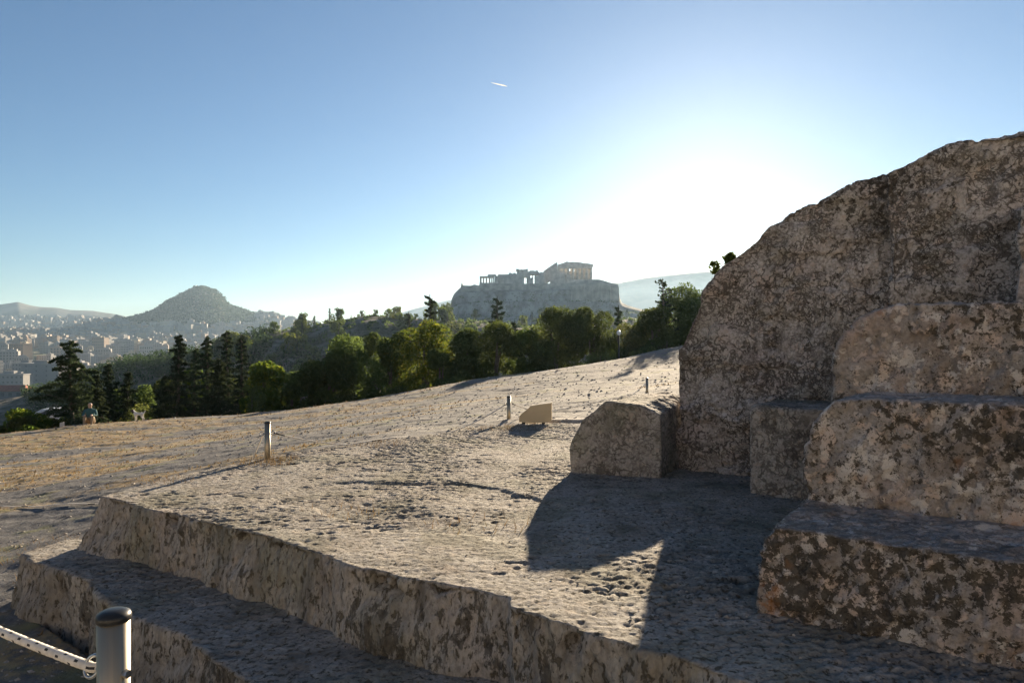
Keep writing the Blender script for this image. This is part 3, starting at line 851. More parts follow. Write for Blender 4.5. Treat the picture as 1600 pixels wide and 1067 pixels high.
# ------------------------------------------------------------------ city
def bmat(name, col):
    m = NT(name)
    oi = m.n('ShaderNodeObjectInfo').outputs['Random']
    c = m.mix(oi, tuple(x * .72 for x in col), col)
    c = m.mix(m.ramp(m.noise(m.co(), .3, 5), .45, .7, 0, .3), c, tuple(x * .6 for x in col))
    return m.principled(c, .85, spec=.2)
M['cityA'] = bmat('pale_render', (.34, .325, .31)); M['cityB'] = bmat('cream_render', (.42, .36, .28)); M['cityC'] = bmat('grey_concrete', (.30, .29, .28)); M['cityD'] = bmat('warm_render', (.38, .29, .23))
M['cglass'] = plain('dark_window', (.13, .13, .13), .3, var=.3, scale=.5)
M['redtile'] = plain('red_roof_tile', (.36, .12, .08), .85, var=.2, scale=1)
CMATS = [M['cityA'], M['cityB'], M['cityC'], M['cityD']]
def block_mesh(w, l, h, fl, seed, mat):
    r = random.Random(seed); b = MB()
    b.box(-w / 2, -l / 2, -8, w / 2, l / 2, h)
    b.box(-w / 2 + .2, -l / 2 + .2, h, w / 2 - .2, l / 2 - .2, h + .9)
    pw = w * r.uniform(.3, .6); px_ = r.uniform(-w / 2 + pw / 2 + 1, w / 2 - pw / 2 - 1)
    b.box(px_ - pw / 2, -l * .25, h + .9, px_ + pw / 2, l * .25, h + 3.6)
    b.box(px_ - 1, -1, h + 3.6, px_ + 1.2, 1.2, h + 5.2)
    n = max(3, int(w / 3.4)); fh = h / fl
    for q in range(fl):
        z = q * fh + 1
        b.box(-w / 2 - .05, -l / 2 - 1.1, z - 1.0, w / 2 - w * .3, -l / 2 - .02, z - .1)      # balcony band
        for k in range(n):
            x0 = -w / 2 + (k + .28) * w / n
            b.box(x0, -l / 2 - .06, z + .1, x0 + w / n * .45, -l / 2 + .02, z + fh * .55, 1)
        for sx in (-1, 1):
            for k in range(max(2, n - 2)):
                y0 = -l / 2 + (k + .3) * l / max(2, n - 2)
                xs = sorted((sx * (w / 2 - .02), sx * (w / 2 + .06)))
                b.box(xs[0], y0, z + .1, xs[1], y0 + l / n * .4, z + fh * .5, 1)
    return b.mesh('city_building', [mat, M['cglass']])
def city_z(x, y):
    z = valley_z(np.array([x]), np.array([y]))[0]
    for rg in (near_ridge, cone, lefthills):
        if rg.d - rg.wf < y < rg.d + rg.wb:
            u = 800 + F * x / y
            if rg.u[0] < u < rg.u[-1]: z = max(z, rg.z(np.array([x]), np.array([y]))[0])
    return float(z)
rc = random.Random(5)
variants = [block_mesh(rc.uniform(14, 26), rc.uniform(12, 18), rc.choice([12, 15, 18, 21, 24]), rc.choice([4, 5, 6]), k, CMATS[[0, 0, 1, 2, 0, 3, 0, 2][k % 8]]) for k in range(10)]
# the nearest blocks: each window a part of its own
winmesh = MB().box(-.75, -.09, -.8, .75, .0, .8).mesh('window', M['cglass'])
NEARB = [(12, 600, 26, 18, 4, 0, 'wide pale classical building with rows of small windows at the far left'),
         (62, 640, 40, 26, 6, 2, 'tall plain grey city block left of the big conifer, blind wall towards the hill'),
         (92, 655, 30, 25, 6, 2, 'second grey city block, just left of the big conifer trunk'),
         (36, 690, 26, 24, 6, 0, 'pale apartment block behind the grey city blocks'),
         (130, 720, 28, 20, 5, 0, 'pale apartment block half hidden right of the big conifer top'),
         (158, 760, 30, 18, 5, 1, 'cream apartment block between the big conifer and the wooded slope'),
         (25, 930, 24, 30, 7, 3, 'sunlit warm-coloured tower block at the left edge of the city'),
         (153, 1200, 22, 44, 9, 3, 'lone orange-lit tower block standing above the city right of the big conifer')]
placed = []
for (u, d, w_, h, fl, mi, lab) in NEARB:
    x = xx(u, d); z = city_z(x, d)
    ztop = {600: 564, 640: 549, 655: 553, 690: 545, 720: 552, 760: 548, 930: 529, 1200: 528}[d]
    z = min(z, zz(ztop, d) - h)
    b = thing('city_building', lab, 'building', (x, d, z), math.atan2(x, -d) * .0 + rc.uniform(-.25, .25))
    l = 14
    MB().box(-w_ / 2, 0, -14, w_ / 2, l, h).build('wall', CMATS[mi], b)
    rf = MB().box(-w_ / 2 - .3, -.3, h, w_ / 2 + .3, l + .3, h + .8).build('roof', CMATS[mi], b)
    MB().box(-w_ * .25, 4, h + .8, w_ * .1, 9, h + 3.4).box(w_ * .2, 5, h + .8, w_ * .32, 8, h + 2.4).build('roof_hut', CMATS[(mi + 2) % 4], rf)
    n = int(w_ / 3.6)
    for q in range(fl):
        for k in range(n):
            if 'blind' in lab and k % 3 != 1: continue
            obj('window', winmesh, b, loc=(-w_ / 2 + (k + .5) * w_ / n, 0, (q + .55) * h / fl))
    placed.append((x, d))
rb = thing('red_roofed_house', 'long low house with a red tile roof at the left edge below the city', 'house', (xx(4, 300), 300, zz(613, 300)), .1)
MB().box(-12, 0, -8, 9, 9, .4).build('wall', M['cityA'], rb)
MB().prism([(-12.5, -.5, .4), (9.5, -.5, .4), (9.5, 9.5, .4), (-12.5, 9.5, .4)], [(-10, 4.4, 2.9), (7, 4.4, 2.9), (7, 4.6, 2.9), (-10, 4.6, 2.9)]).build('roof', M['redtile'], rb)
for k in range(6): obj('window', winmesh, rb, loc=(-10 + k * 3.3, 0, -1.0))

grp = 'pale apartment blocks of the hazy city'
cnt = 0
while cnt < 285:
    u = rc.uniform(-60, 470); d = 640 + 1250 * rc.random() ** 1.1
    if u > 250 and d < 1000: continue
    if u > 400 and d < 1500: continue
    x = xx(u, d)
    if 190 < u < 400 and 533.5 - (city_z(x, d) + 18 - EYE) / d * F < 503: continue
    if any(abs(x - a) < 26 and abs(d - b) < 24 for a, b in placed): continue
    placed.append((x, d)); cnt += 1
    o = obj('city_building', rc.choice(variants), loc=(x, d, city_z(x, d) - rc.uniform(0, 1)))
    o.rotation_euler = (0, 0, rc.choice([0, .35, -.3, .6, 1.2]) + rc.uniform(-.1, .1))
    o.scale = (rc.uniform(.6, 1.0), rc.uniform(.6, 1.0), rc.uniform(.6, .95))
    mn = o.data.materials[0].name.split('_')[0]
    hue = {'pale': 'pale', 'cream': 'cream', 'grey': 'grey', 'warm': 'ochre'}[mn]
    zone = 'at the left edge' if u < 70 else 'beside the tall open-branched conifer' if u < 160 else 'above the wooded slope' if u < 270 else 'below the cone-shaped hill'
    tag(o, '%s %s apartment block in the hazy city %s' % ('nearer' if d < 950 else 'farther' if d < 1400 else 'distant', hue, zone), 'building', grp)
sb = MB()
for k in range(4600):
    u = rc.uniform(-180, 560); d = 1250 + 1650 * rc.random()
    x = xx(u, d); z = city_z(x, d)
    if 190 < u < 400 and 533.5 - (z + 16 - EYE) / d * F < 500: continue
    w_, l, h = rc.uniform(8, 19), rc.uniform(8, 17), rc.choice([7, 9, 12, 15, 18])
    a = rc.choice([0, .3, .7, 1.1]); ca, sa = math.cos(a), math.sin(a)
    base = [(x + ca * p - sa * q, d + sa * p + ca * q) for p, q in ((-w_ / 2, -l / 2), (w_ / 2, -l / 2), (w_ / 2, l / 2), (-w_ / 2, l / 2))]
    sb.prism([(a_, b_, z - 10) for a_, b_ in base], [(a_, b_, z + h) for a_, b_ in base], rc.choice([0, 0, 0, 1, 2, 3]))
    if rc.random() < .5:
        sb.prism([(x + (a_ - x) * .4, d + (b_ - d) * .4, z + h) for a_, b_ in base], [(x + (a_ - x) * .4, d + (b_ - d) * .4, z + h + 3) for a_, b_ in base], 2)
tag(sb.build('distant_city', CMATS), 'countless tiny hazy buildings filling the far city', kind='stuff')

# ------------------------------------------------------------------ vegetation
M['pine'] = leaf_mat('pine_needles', (.045, .068, .022), (.065, .095, .026), (.12, .145, .03), .55)
M['pine_gold'] = leaf_mat('golden_green_needles', (.045, .08, .016), (.085, .125, .02), (.30, .27, .03), .64)  # yellower than pine: sun on the crowns put into the needle colour
M['conifer'] = leaf_mat('dark_conifer_needles', (.028, .044, .024), (.042, .06, .03), (.06, .08, .038), .3)
M['olive'] = leaf_mat('olive_leaves', (.06, .085, .03), (.11, .135, .04), (.21, .21, .05), .55)
M['wood'] = leaf_mat('dark_wood_leaves', (.022, .042, .018), (.036, .06, .024), (.06, .08, .026), .4)
M['bark'] = plain('grey_bark', (.10, .08, .06), .95, var=.35, scale=6)

def leaves_mesh(name, C, size, mat, up=None, aspect=.5, seed=0, extra=None):
    r = np.random.RandomState(seed)
    n = len(C)
    a = r.normal(size=(n, 3)); 
    if up is not None: a = a + up
    a /= np.linalg.norm(a, axis=1)[:, None] + 1e-9
    b = np.cross(a, r.normal(size=(n, 3))); b /= np.linalg.norm(b, axis=1)[:, None] + 1e-9
    s = size * r.uniform(.55, 1.35, n)[:, None]
    V = np.stack([C - a * s * .5, C + b * s * aspect * .5, C + a * s * .5, C - b * s * aspect * .5], 1).reshape(-1, 3)
    Fc = np.arange(4 * n).reshape(-1, 4)
    return np_mesh(name, V, Fc, False, [mat])
def lobed_points(lobes, n, seed):
    r = np.random.RandomState(seed)
    w = np.array([l[1] ** 2 for l in lobes]); w = w / w.sum()
    k = r.choice(len(lobes), n, p=w)
    c = np.array([l[0] for l in lobes])[k]; rr = np.array([l[1] for l in lobes])[k]
    d = r.normal(size=(n, 3)); d /= np.linalg.norm(d, axis=1)[:, None]
    rad = rr * (1 - .45 * r.rand(n) ** 1.5) * (1 + .22 * perlin(c + d * rr[:, None] * 1.0, 3) * 2)
    return c + d * rad[:, None] * np.array([1, 1, .82])
def round_tree(name, label, cat, x, y, h, w, mat, n=11000, seed=0, leaf=.20, low=.12, group=None, lobes_n=26, z=None):
    r = random.Random(seed)
    z0 = (gz(x, y) if z is None else z) - .15
    t = thing(name, label, cat, (x, y, z0), 0, group)
    lobes = []
    for k in range(lobes_n):
        a = r.uniform(0, 2 * math.pi); q = (k + .5) / lobes_n
        zr = low + (.86 - low) * q
        env = math.sin(math.pi * min(1, (.22 + .78 * (1 - q)) ** .8) * .5) * (.55 + .45 * math.sin(min(1, q * 2.2 + .15) * math.pi / 2))
        rad = w * .5 * env * r.uniform(.35, .86)
        lr = w * r.uniform(.12, .21)
        lobes.append(((math.cos(a) * rad, math.sin(a) * rad, zr * h), min(lr, h * .2)))
    C = lobed_points(lobes, n, seed + 5)
    C = C[C[:, 2] > .1]
    top = max(.1, C[:, 2].max()); C[:, 2] *= h / top
    obj('crown', leaves_mesh('crown', C, leaf, mat, np.array([0, 0, .5]), .55, seed), t)
    tr = MB(); lean = r.uniform(-.05, .05) * h
    tr.tube([(0, 0, -.3), (lean * .4, 0, h * .25), (lean, lean * .3, h * .55), (lean * 1.3, 0, h * .8)], [h * .035, h * .028, h * .018, h * .006], 7)
    for (lc, lr) in lobes[::3]:
        b = Vector((lean * .4, 0, h * .22 + .3 * max(0, lc[2] - h * .3)))
        tr.tube([b, b.lerp(Vector(lc), .5) + Vector((0, 0, .1)), lc], [h * .014, h * .009, h * .004], 5)
    tr.build('trunk', M['bark'], t)
    return t
def conifer(name, label, cat, x, y, h, w, mat, seed=0, n=9000, leaf=.22, open_=.5, group=None, z=None, taper=.75, droop=.25):
    r = random.Random(seed); rn = np.random.RandomState(seed)
    z0 = (gz(x, y) if z is None else z) - .15
    t = thing(name, label, cat, (x, y, z0), 0, group)
    tr = MB()
    bend = [r.uniform(-.03, .03) * h for _ in range(4)]
    tp = [Vector((0, 0, -.3)), Vector((bend[0] * .3, bend[1] * .3, h * .35)), Vector((bend[0] * .7, bend[1] * .6, h * .7)), Vector((bend[0], bend[1], h))]
    tr.tube(tp, [h * .022, h * .017, h * .010, h * .002], 7)
    def axis(q):
        q = min(max(q, 0), .999) * 3; i = int(q) if q < 3 else 2
        hs = [0, .35, .7, 1.0]
        return tp
    pts, ups = [], []
    nb = int(52 + 30 * (1 - open_))
    wts = []
    segs = []
    for k in range(nb):
        q = .10 + .89 * (k / nb) ** .9
        a = k * 2.4 + r.uniform(-.5, .5)
        L = w * .5 * ((1 - q) ** taper) * r.choice([r.uniform(.35, .8), r.uniform(.8, 1.3)]) + .016 * h
        c = Vector((bend[0] * q ** 1.5, bend[1] * q ** 1.5, q * h))
        dirv = Vector((math.cos(a), math.sin(a), 0))
        p0 = c; p1 = c + dirv * L * .55 + Vector((0, 0, L * r.uniform(.0, .25))); p2 = c + dirv * L + Vector((0, 0, -L * droop + L * r.uniform(0, .5)))
        tr.tube([p0, p1, p2], [max(.012, h * .005), h * .003, h * .001], 4, cap=False)
        segs.append((p0, p1, p2, L))
    tot = sum(s[3] + .25 for s in segs)
    P = []
    for (p0, p1, p2, L) in segs:
        m_ = max(6, int(n * (L + .25) / tot))
        tt = rn.rand(m_) ** .75
        a = np.array(p0)[None] * ((1 - tt) ** 2)[:, None] + np.array(p1)[None] * (2 * tt * (1 - tt))[:, None] + np.array(p2)[None] * (tt ** 2)[:, None]
        sp = (.07 + .12 * L) * (1.15 - tt * .8)
        off = rn.normal(size=(m_, 3)) * sp[:, None] * np.array([.55, .55, .42]) + np.array([0, 0, -.10]) * sp[:, None]
        P.append(a + off)
    P = np.concatenate(P); P = P[P[:, 2] > .05]
    obj('crown', leaves_mesh('crown', P, leaf, mat, np.array([0, 0, -.25]), .38, seed), t)
    tr.build('trunk', M['bark'], t)
    return t
def place(u, vtop, d):
    x = xx(u, d); z0 = gz(x, d); return x, d, zz(vtop, d) - z0 + .15

CONF = [(112, 531, 34, 112, .85, 'tallest open-branched conifer at the left edge of the trees, drooping top'),
        (150, 585, 37, 60, .6, 'short ragged conifer against the right side of the tall open-branched conifer'),
        (172, 568, 39, 52, .6, 'thin dark conifer, second to the right of the tall open-branched conifer'),
        (196, 580, 40, 50, .6, 'thin dark conifer with sparse top, in front of the wooded slope'),
        (252, 588, 39, 56, .5, 'low dark conifer at the left foot of the central conifer clump'),
        (277, 521, 38, 62, .7, 'slender spired conifer, leftmost tall one of the central clump'),
        (301, 542, 42, 46, .5, 'shorter conifer squeezed between two tall spires of the central clump'),
        (326, 524, 40, 60, .5, 'dense dark conifer with a blunt double tip in the central clump'),
        (357, 516, 42, 54, .6, 'tallest spire of the central conifer clump, bent tip'),
        (380, 522, 44, 56, .5, 'rightmost conifer of the central clump beside the golden tree'),
        (340, 560, 37, 60, .4, 'low dense conifer in front of the central clump')]
for k, (u, vt, d, w_, op, lab) in enumerate(CONF):
    x, y, h = place(u, vt, d)
    conifer('conifer_tree', lab, 'tree', x, y, h, 1.2 * w_ / F * d, M['conifer'], 100 + k, 15000 if k == 0 else 11000, .17, op, taper=.66 if k == 0 else .72, droop=.3)
RND = [(415, 564, 42, 84, 'pine_gold', 'round golden-lit tree right of the central conifer clump'),
       (308, 572, 46, 70, 'pine_gold', 'pale green leafy tree showing between the conifers of the central clump'),
       (462, 580, 44, 64, 'pine', 'low bushy pine at the left end of the long pine row'),
       (508, 547, 44, 112, 'pine', 'bushy pine stepping up from the left end of the pine row'),
       (553, 521, 46, 136, 'pine', 'broad round pine, first tall one of the pine row from the left'),
       (580, 519, 51, 70, 'pine', 'pine peeping out behind the first tall pine of the row'),
       (612, 519, 48, 76, 'pine', 'narrow pine filling the dip between two broad pines'),
       (661, 499, 48, 142, 'pine_gold', 'broad pine with bright yellow-green sunlit top'),
       (724, 512, 47, 84, 'pine', 'dark pine right of the bright-topped pine'),
       (768, 499, 48, 138, 'pine', 'broad dark rounded pine below the left half of the citadel'),
       (822, 512, 49, 80, 'pine', 'dark pine in the dip below the temple'),
       (872, 477, 50, 122, 'pine', 'left lobe of the tall twin pines below the temple'),
       (922, 478, 51, 116, 'pine', 'right lobe of the tall twin pines, left of the lamp'),
       (986, 504, 52, 86, 'olive', 'yellow-green leafy tree behind the street lamp'),
       (1022, 480, 52, 84, 'pine', 'dark pine right of the yellow-green leafy tree'),
       (1066, 440, 55, 140, 'pine', 'umbrella pine against the tall outcrop, tallest at the right'),
       (1100, 462, 54, 120, 'pine', 'pine mostly hidden behind the tall outcrop'),
       (848, 545, 46, 60, 'pine', 'low dark pine bush below the twin pines'),
       (135, 612, 44, 84, 'pine', 'dark rounded tree filling behind the tall open-branched conifer'),
       (183, 606, 46, 84, 'pine', 'dark rounded tree between the thin conifers at the left'),
       (228, 602, 48, 90, 'pine', 'dark rounded tree left of the central conifer clump'),
       (268, 592, 47, 84, 'pine', 'dark rounded tree at the left foot of the central conifer clump'),
       (332, 578, 48, 96, 'pine', 'dark rounded tree behind the middle of the central conifer clump'),
       (372, 586, 46, 80, 'pine', 'dark rounded tree between the central conifer clump and the golden tree'),
       (440, 598, 45, 70, 'pine', 'dark rounded tree between the golden tree and the pine row'),
       (690, 545, 46, 70, 'pine', 'low dark pine bush below the bright-topped pine')]
for k, (u, vt, d, w_, mt, lab) in enumerate(RND):
    x, y, h = place(u, vt, d)
    round_tree('pine_tree' if mt != 'olive' else 'leafy_tree', lab, 'tree', x, y, h, w_ / F * d, M[mt], 26000 if w_ > 100 else 15000, 200 + k, .19 if mt != 'olive' else .16, .06)
for k, (u, vt, d, w_, mt, lab) in enumerate([(56, 636, 33, 130, 'pine_gold', 'sunlit yellow-green bush at the lower left edge'), (8, 650, 31.5, 90, 'olive', 'low dull bush at the left frame edge'),  # first bush stands in shade; gold needles put the sun into its colour
        (88, 652, 33.5, 80, 'olive', 'low yellowish bush at the foot of the tall open-branched conifer'),
        (622, 600, 41, 36, 'olive', 'small pale shrub at the foot of the pine row'), (652, 600, 41.5, 40, 'olive', 'small yellowish shrub under the bright-topped pine'),
        (712, 588, 42, 44, 'olive', 'small twiggy shrub under the dark pine'), (205, 630, 39, 60, 'olive', 'dull green shrub under the thin dark conifers'), (398, 600, 40.5, 40, 'olive', 'tall weedy shrub before the golden-lit tree'),
        (1005, 540, 47, 40, 'olive', 'low yellow shrub right of the street lamp'), (940, 545, 46, 50, 'pine', 'low dark shrub left of the street lamp'), (1040, 520, 49, 60, 'pine', 'dark undergrowth shrub beside the tall outcrop')]):
    x, y, h = place(u, vt, d)
    round_tree('shrub', lab, 'shrub', x, y, max(.5, h), 1.5 * w_ / F * d, M[mt], 11000 if k < 3 else 3600, 300 + k, .12, .03, lobes_n=18)
# dark trees standing further back, above the row
def gtop(x, y):
    z = max(float(ground_base(np.array([x]), np.array([y]))[0]), -99)
    zr = near_ridge.z(np.array([x]), np.array([y]))[0] if y > 125 else -99
    zc = citadel_z(np.array([x]), np.array([y]))[0] if (330 < y and 640 < 800 + F * x / y < 1150) else -99
    return float(max(z, zr, zc))
for k, (u, vt, d, w_, lab) in enumerate([(676, 460, 74, 58, 'dark bushy cypress rising behind the bright-topped pine'), (777, 463, 72, 66, 'dark conical conifer rising in front of the citadel cliff'),
                                         (960, 477, 78, 16, 'slim dark cypress left of the yellow-green leafy tree'), (808, 500, 80, 20, 'small dark cypress tip behind the pine row'), (645, 487, 120, 22, 'hazy cypress left of the dark bushy cypress')]):
    x = xx(u, d); z = gtop(x, d)
    conifer('cypress_tree', lab, 'tree', x, d, zz(vt, d) - z + .15, w_ / F * d, M['conifer'], 400 + k, 9500, .38, .2, z=z, taper=.6, droop=.0)
x, y, h = place(1040, 434, 53)
conifer('conifer_tree', 'sparse half-dead conifer with bare crooked branches left of the umbrella pine', 'tree', x, y, h, 50 / F * 53, M['conifer'], 450, 1500, .26, .9, taper=.35, droop=.1)
p = wp(1123, 401, 10.2)
round_tree('shrub', 'sprig of a plant sticking out over the sloping edge of the tall outcrop', 'shrub', p[0] + .1, p[1], .40, .50, M['pine'], 420, 460, .08, .2, z=p[2] - .20, lobes_n=8)

# trees of the wooded slope and the ridge (individual things, shared meshes)
small = []
for k in range(7):
    if k < 5:
        t = round_tree('slope_tree', 'hazy tree on the wooded slope', 'tree', 0, 0, 6.0, 6.5, M['pine' if k % 2 else 'pine_gold'] if k < 4 else M['olive'], 1500, 500 + k, .55, .05, z=0, lobes_n=14)
    else:
        t = conifer('slope_tree', 'hazy conifer', 'tree', 0, 0, 9.0, 2.6, M['conifer'], 510 + k, 900, .55, .3, z=0, taper=.5, droop=0)
    small.append(t)
rt = random.Random(3)
grpT = 'trees on the wooded slope and ridge beyond the near tree row'
used = [False] * 7
def slope_tree(x, y, s, kind, label):
    t = small[kind]
    if used[kind]: t = copy_tree(t)
    used[kind] = True
    t.location = (x, y, gtop(x, y) - .3); t.scale = (s * rt.uniform(.85, 1.2),) * 2 + (s * rt.uniform(.8, 1.15),); t.rotation_euler = (0, 0, rt.uniform(0, 6.28))
    tag(t, label, 'tree', grpT)
n = 0
while n < 240:
    zone = rt.random()
    if zone < .42: u, d = rt.uniform(-40, 480), rt.uniform(62, 190)
    elif zone < .80: u, d = rt.uniform(330, 720), rt.uniform(150, 285)
    else: u, d = rt.uniform(690, 1080), rt.uniform(100, 300)
    if u < 60 and d > 120: continue
    if u < 250 and d > 60 + u * .55 + 60: continue
    x = xx(u, d)
    kind = rt.choice([0, 1, 2, 3, 4, 1, 3, 5, 6]) if d > 130 else rt.choice([0, 1, 3, 1, 3, 4])
    s = rt.uniform(.7, 1.25) * (1.0 if d > 130 else 1.05) * (.6 if kind > 4 else 1)
    tn = ('hazy cypress' if kind > 4 else 'hazy olive tree' if kind == 4 else 'hazy dark round tree' if kind % 2 else 'hazy light green round tree')
    lab = ('hazy tree on the wooded slope below the cone-shaped hill' if u < 330 else 'hazy tree on the scrubby ridge left of the citadel' if u < 700 else 'hazy tree on the low ground in front of the citadel')
    lab = lab.replace('hazy tree', tn)
    slope_tree(x, d, s, kind, lab); n += 1
for u, s in [(406, 1.1), (412, .7), (463, 1.0), (468, 1.1), (510, .8), (512, .5), (566, .9), (587, .9), (605, .6), (620, .9), (632, .6), (650, .7), (690, .8), (560, .5)]:
    d = 272; slope_tree(xx(u, d), d, s * rt.uniform(.35, .6), 5 if s > .95 else rt.choice([0, 1, 3, 5]), 'hazy tree standing on the skyline of the ridge left of the citadel'); n += 1
for u in np.linspace(700, 1075, 44):
    d = rt.uniform(380, 500); slope_tree(xx(u, d), d, rt.uniform(.8, 1.5), rt.choice([0, 1, 3, 5]), 'hazy tree on the slope at the foot of the citadel cliff')
# scrub that nobody could count on slopes
PT = []
rq = np.random.RandomState(9)
uu = rq.uniform(250, 1120, 2600); dd = rq.uniform(130, 320, 2600)
xs_ = (uu - 800) / F * dd
zs_ = np.maximum(near_ridge.z(xs_, dd), valley_z(xs_, dd))
for k in range(2600):
    r_ = rq.uniform(.5, 1.6); m_ = 16
    q = rq.normal(size=(m_, 3)) * np.array([.6, .6, .4]) * r_; q[:, 2] = np.abs(q[:, 2])
    PT.append(q + np.array([xs_[k], dd[k], zs_[k]]))
uu = rq.uniform(700, 1080, 900); dd = rq.uniform(350, 530, 900); xs_ = (uu - 800) / F * dd; zs_ = citadel_z(xs_, dd)
for k in range(900):
    r_ = rq.uniform(.8, 2.4); q = rq.normal(size=(14, 3)) * np.array([.6, .6, .4]) * r_; q[:, 2] = np.abs(q[:, 2])
    PT.append(q + np.array([xs_[k], dd[k], zs_[k]]))
tag(obj('scrub', leaves_mesh('scrub', np.concatenate(PT), .9, M['pine'], np.array([0, 0, .3]), .6, 7)), 'low scrub covering the far slopes', kind='stuff')
# wooded cover of the cone hill
uu = rq.uniform(195, 420, 5200); dd = rq.uniform(1750, 2300, 5200); xs_ = (uu - 800) / F * dd; zs_ = cone.z(xs_, dd)
kk = zs_ > 45
C = np.stack([xs_, dd, zs_ + 2], 1)[kk]
C = (C[:, None] + rq.normal(size=(len(C), 4, 3)) * np.array([4, 4, 2.0])).reshape(-1, 3)
tag(obj('hill_wood', leaves_mesh('hill_wood', C, 7.0, M['conifer'], np.array([0, 0, .3]), .7, 8)), 'far-off wood covering the cone-shaped hill', kind='stuff')

# the wood filling the slope between the hillside and the city
uu = rq.uniform(-60, 520, 2200); dd = rq.uniform(70, 290, 2200); dd[:260] = rq.uniform(50, 90, 260); uu[:260] = rq.uniform(-80, 110, 260); xs_ = (uu - 800) / F * dd
zs_ = np.maximum(np.where(dd > 126, near_ridge.z(xs_, dd), -99), ground_base(xs_, dd))
PT = []
for k in range(2200):
    if uu[k] > 420 and dd[k] > 230: continue
    if uu[k] < 40 and dd[k] > 170: continue
    r_ = rq.uniform(1.2, 2.9); m_ = 70
    q = rq.normal(size=(m_, 3)); q /= np.linalg.norm(q, axis=1)[:, None]; q *= (rq.uniform(.65, 1.1, m_) * r_)[:, None]; q[:, 2] = q[:, 2] * .8 + r_ * .9
    PT.append(q + np.array([xs_[k], dd[k], zs_[k]]))
tag(obj('slope_wood', leaves_mesh('slope_wood', np.concatenate(PT), .8, M['wood'], np.array([0, 0, .4]), .6, 17)), 'dense dark wood on the slope below the city', kind='stuff')

# dry grass on the hillside, loose stones
ng = 42000
aa = np.radians(rq.uniform(-44, 16, ng * 3)); rr = 7.0 * (46 / 7.0) ** rq.rand(ng * 3)
xg, yg = np.sin(aa) * rr, np.cos(aa) * rr
mk = grass_mask(xg, yg) * (inside(PLAT, xg, yg) < 0) * (inside(LOWSTEP, xg, yg) < 0)
keep = rq.rand(len(xg)) < mk * .10
xg, yg = xg[keep][:ng], yg[keep][:ng]
zg = ground_z(xg, yg)
hgt = rq.uniform(.015, .05, len(xg)) * (1 + .02 * yg); wd = .008 + .0011 * yg
an = rq.uniform(0, 6.28, len(xg)); ln = rq.normal(size=(len(xg), 2)) * .6
V = np.stack([np.stack([xg - np.cos(an) * wd, yg - np.sin(an) * wd, zg - .02], 1), np.stack([xg + np.cos(an) * wd, yg + np.sin(an) * wd, zg - .02], 1),
              np.stack([xg + ln[:, 0] * hgt, yg + ln[:, 1] * hgt, zg + hgt], 1)], 1).reshape(-1, 3)
M['straw'] = leaf_mat('straw_grass', (.20, .145, .07), (.27, .21, .11), (.22, .21, .09), .2)
tag(obj('dry_grass', np_mesh('dry_grass', V, np.arange(len(V)).reshape(-1, 3), False, [M['straw']])), 'patches of dry straw-coloured grass on the hillside', kind='stuff')
def gravel(name, x, y, z, s, mat, label):
    n = len(x)
    base = np.array([(1, 0, 0), (-1, 0, 0), (0, 1, 0), (0, -1, 0), (0, 0, 1), (0, 0, -1)], float)
    Fb = np.array([(0, 2, 4), (2, 1, 4), (1, 3, 4), (3, 0, 4), (2, 0, 5), (1, 2, 5), (3, 1, 5), (0, 3, 5)])
    B = base[None] * (s[:, None, None] * rq.uniform(.5, 1.3, (n, 6, 1))) + rq.normal(size=(n, 6, 3)) * s[:, None, None] * .2
    B[:, :, 2] *= .6
    V = (B + np.stack([x, y, z], 1)[:, None]).reshape(-1, 3)
    Fc = (Fb[None] + 6 * np.arange(n)[:, None, None]).reshape(-1, 3)
    return tag(obj(name, np_mesh(name, V, Fc, False, [mat])), label, kind='stuff')
M['gravel'] = plain('pale_gravel', (.30, .27, .24), .95, var=.35, scale=8)
ns = 6000
aa = np.radians(rq.uniform(-44, 16, ns)); rr = 6.0 * (42 / 6.0) ** rq.rand(ns)
xg, yg = np.sin(aa) * rr, np.cos(aa) * rr
k = (inside(PLAT, xg, yg) < -.03) & (inside(LOWSTEP, xg, yg) < -.03)
xg, yg = xg[k], yg[k]
gravel('loose_stones', xg, yg, ground_z(xg, yg), rq.uniform(.008, .035, len(xg)) * (.5 + .05 * yg), M['gravel'], 'loose pale stones scattered over the hillside')

xg = rq.uniform(-4.2, 3.2, 5200); yg = rq.uniform(3.0, 12.5, 5200)
k = inside(PLAT, xg, yg) > .12
xg, yg = xg[k], yg[k]
k = fbm(xyz(xg, yg), .9, 3, seed=77) + rq.uniform(-.25, .25, len(xg)) > .02
xg, yg = xg[k], yg[k]
gravel('platform_pebbles', xg, yg, np.full(len(xg), .004) + .01 * fbm(xyz(xg, yg), 1.4, 3, seed=36) + .03 * fbm(xyz(xg, yg), .9, 3, seed=31), rq.uniform(.003, .011, len(xg)), M['gravel'], 'tiny pebbles and grit lying on the rock platform')
PW = []
for (cx, cy, r_, n_) in [(-3.05, 8.45, .22, 260), (-2.9, 8.75, .12, 90), (-.35, 11.9, .45, 420), (.25, 11.7, .3, 200), (-2.0, 10.0, .3, 160), (-3.75, 7.35, .2, 110), (-4.6, 7.1, .35, 260), (-5.6, 7.8, .5, 260), (-1.5, 6.0, .25, 50), (-.3, 5.6, .3, 50), (-5.9, 6.4, .3, 130), (-4.9, 5.9, .25, 110)]:
    a_ = rq.uniform(0, 6.28, n_); q_ = r_ * np.sqrt(rq.rand(n_)); PW.append(np.stack([cx + np.cos(a_) * q_ * 1.6, cy + np.sin(a_) * q_], 1))
PW = np.concatenate(PW); zw = np.where(inside(PLAT, PW[:, 0], PW[:, 1]) > 0, .0, ground_z(PW[:, 0], PW[:, 1])); n_ = len(PW)
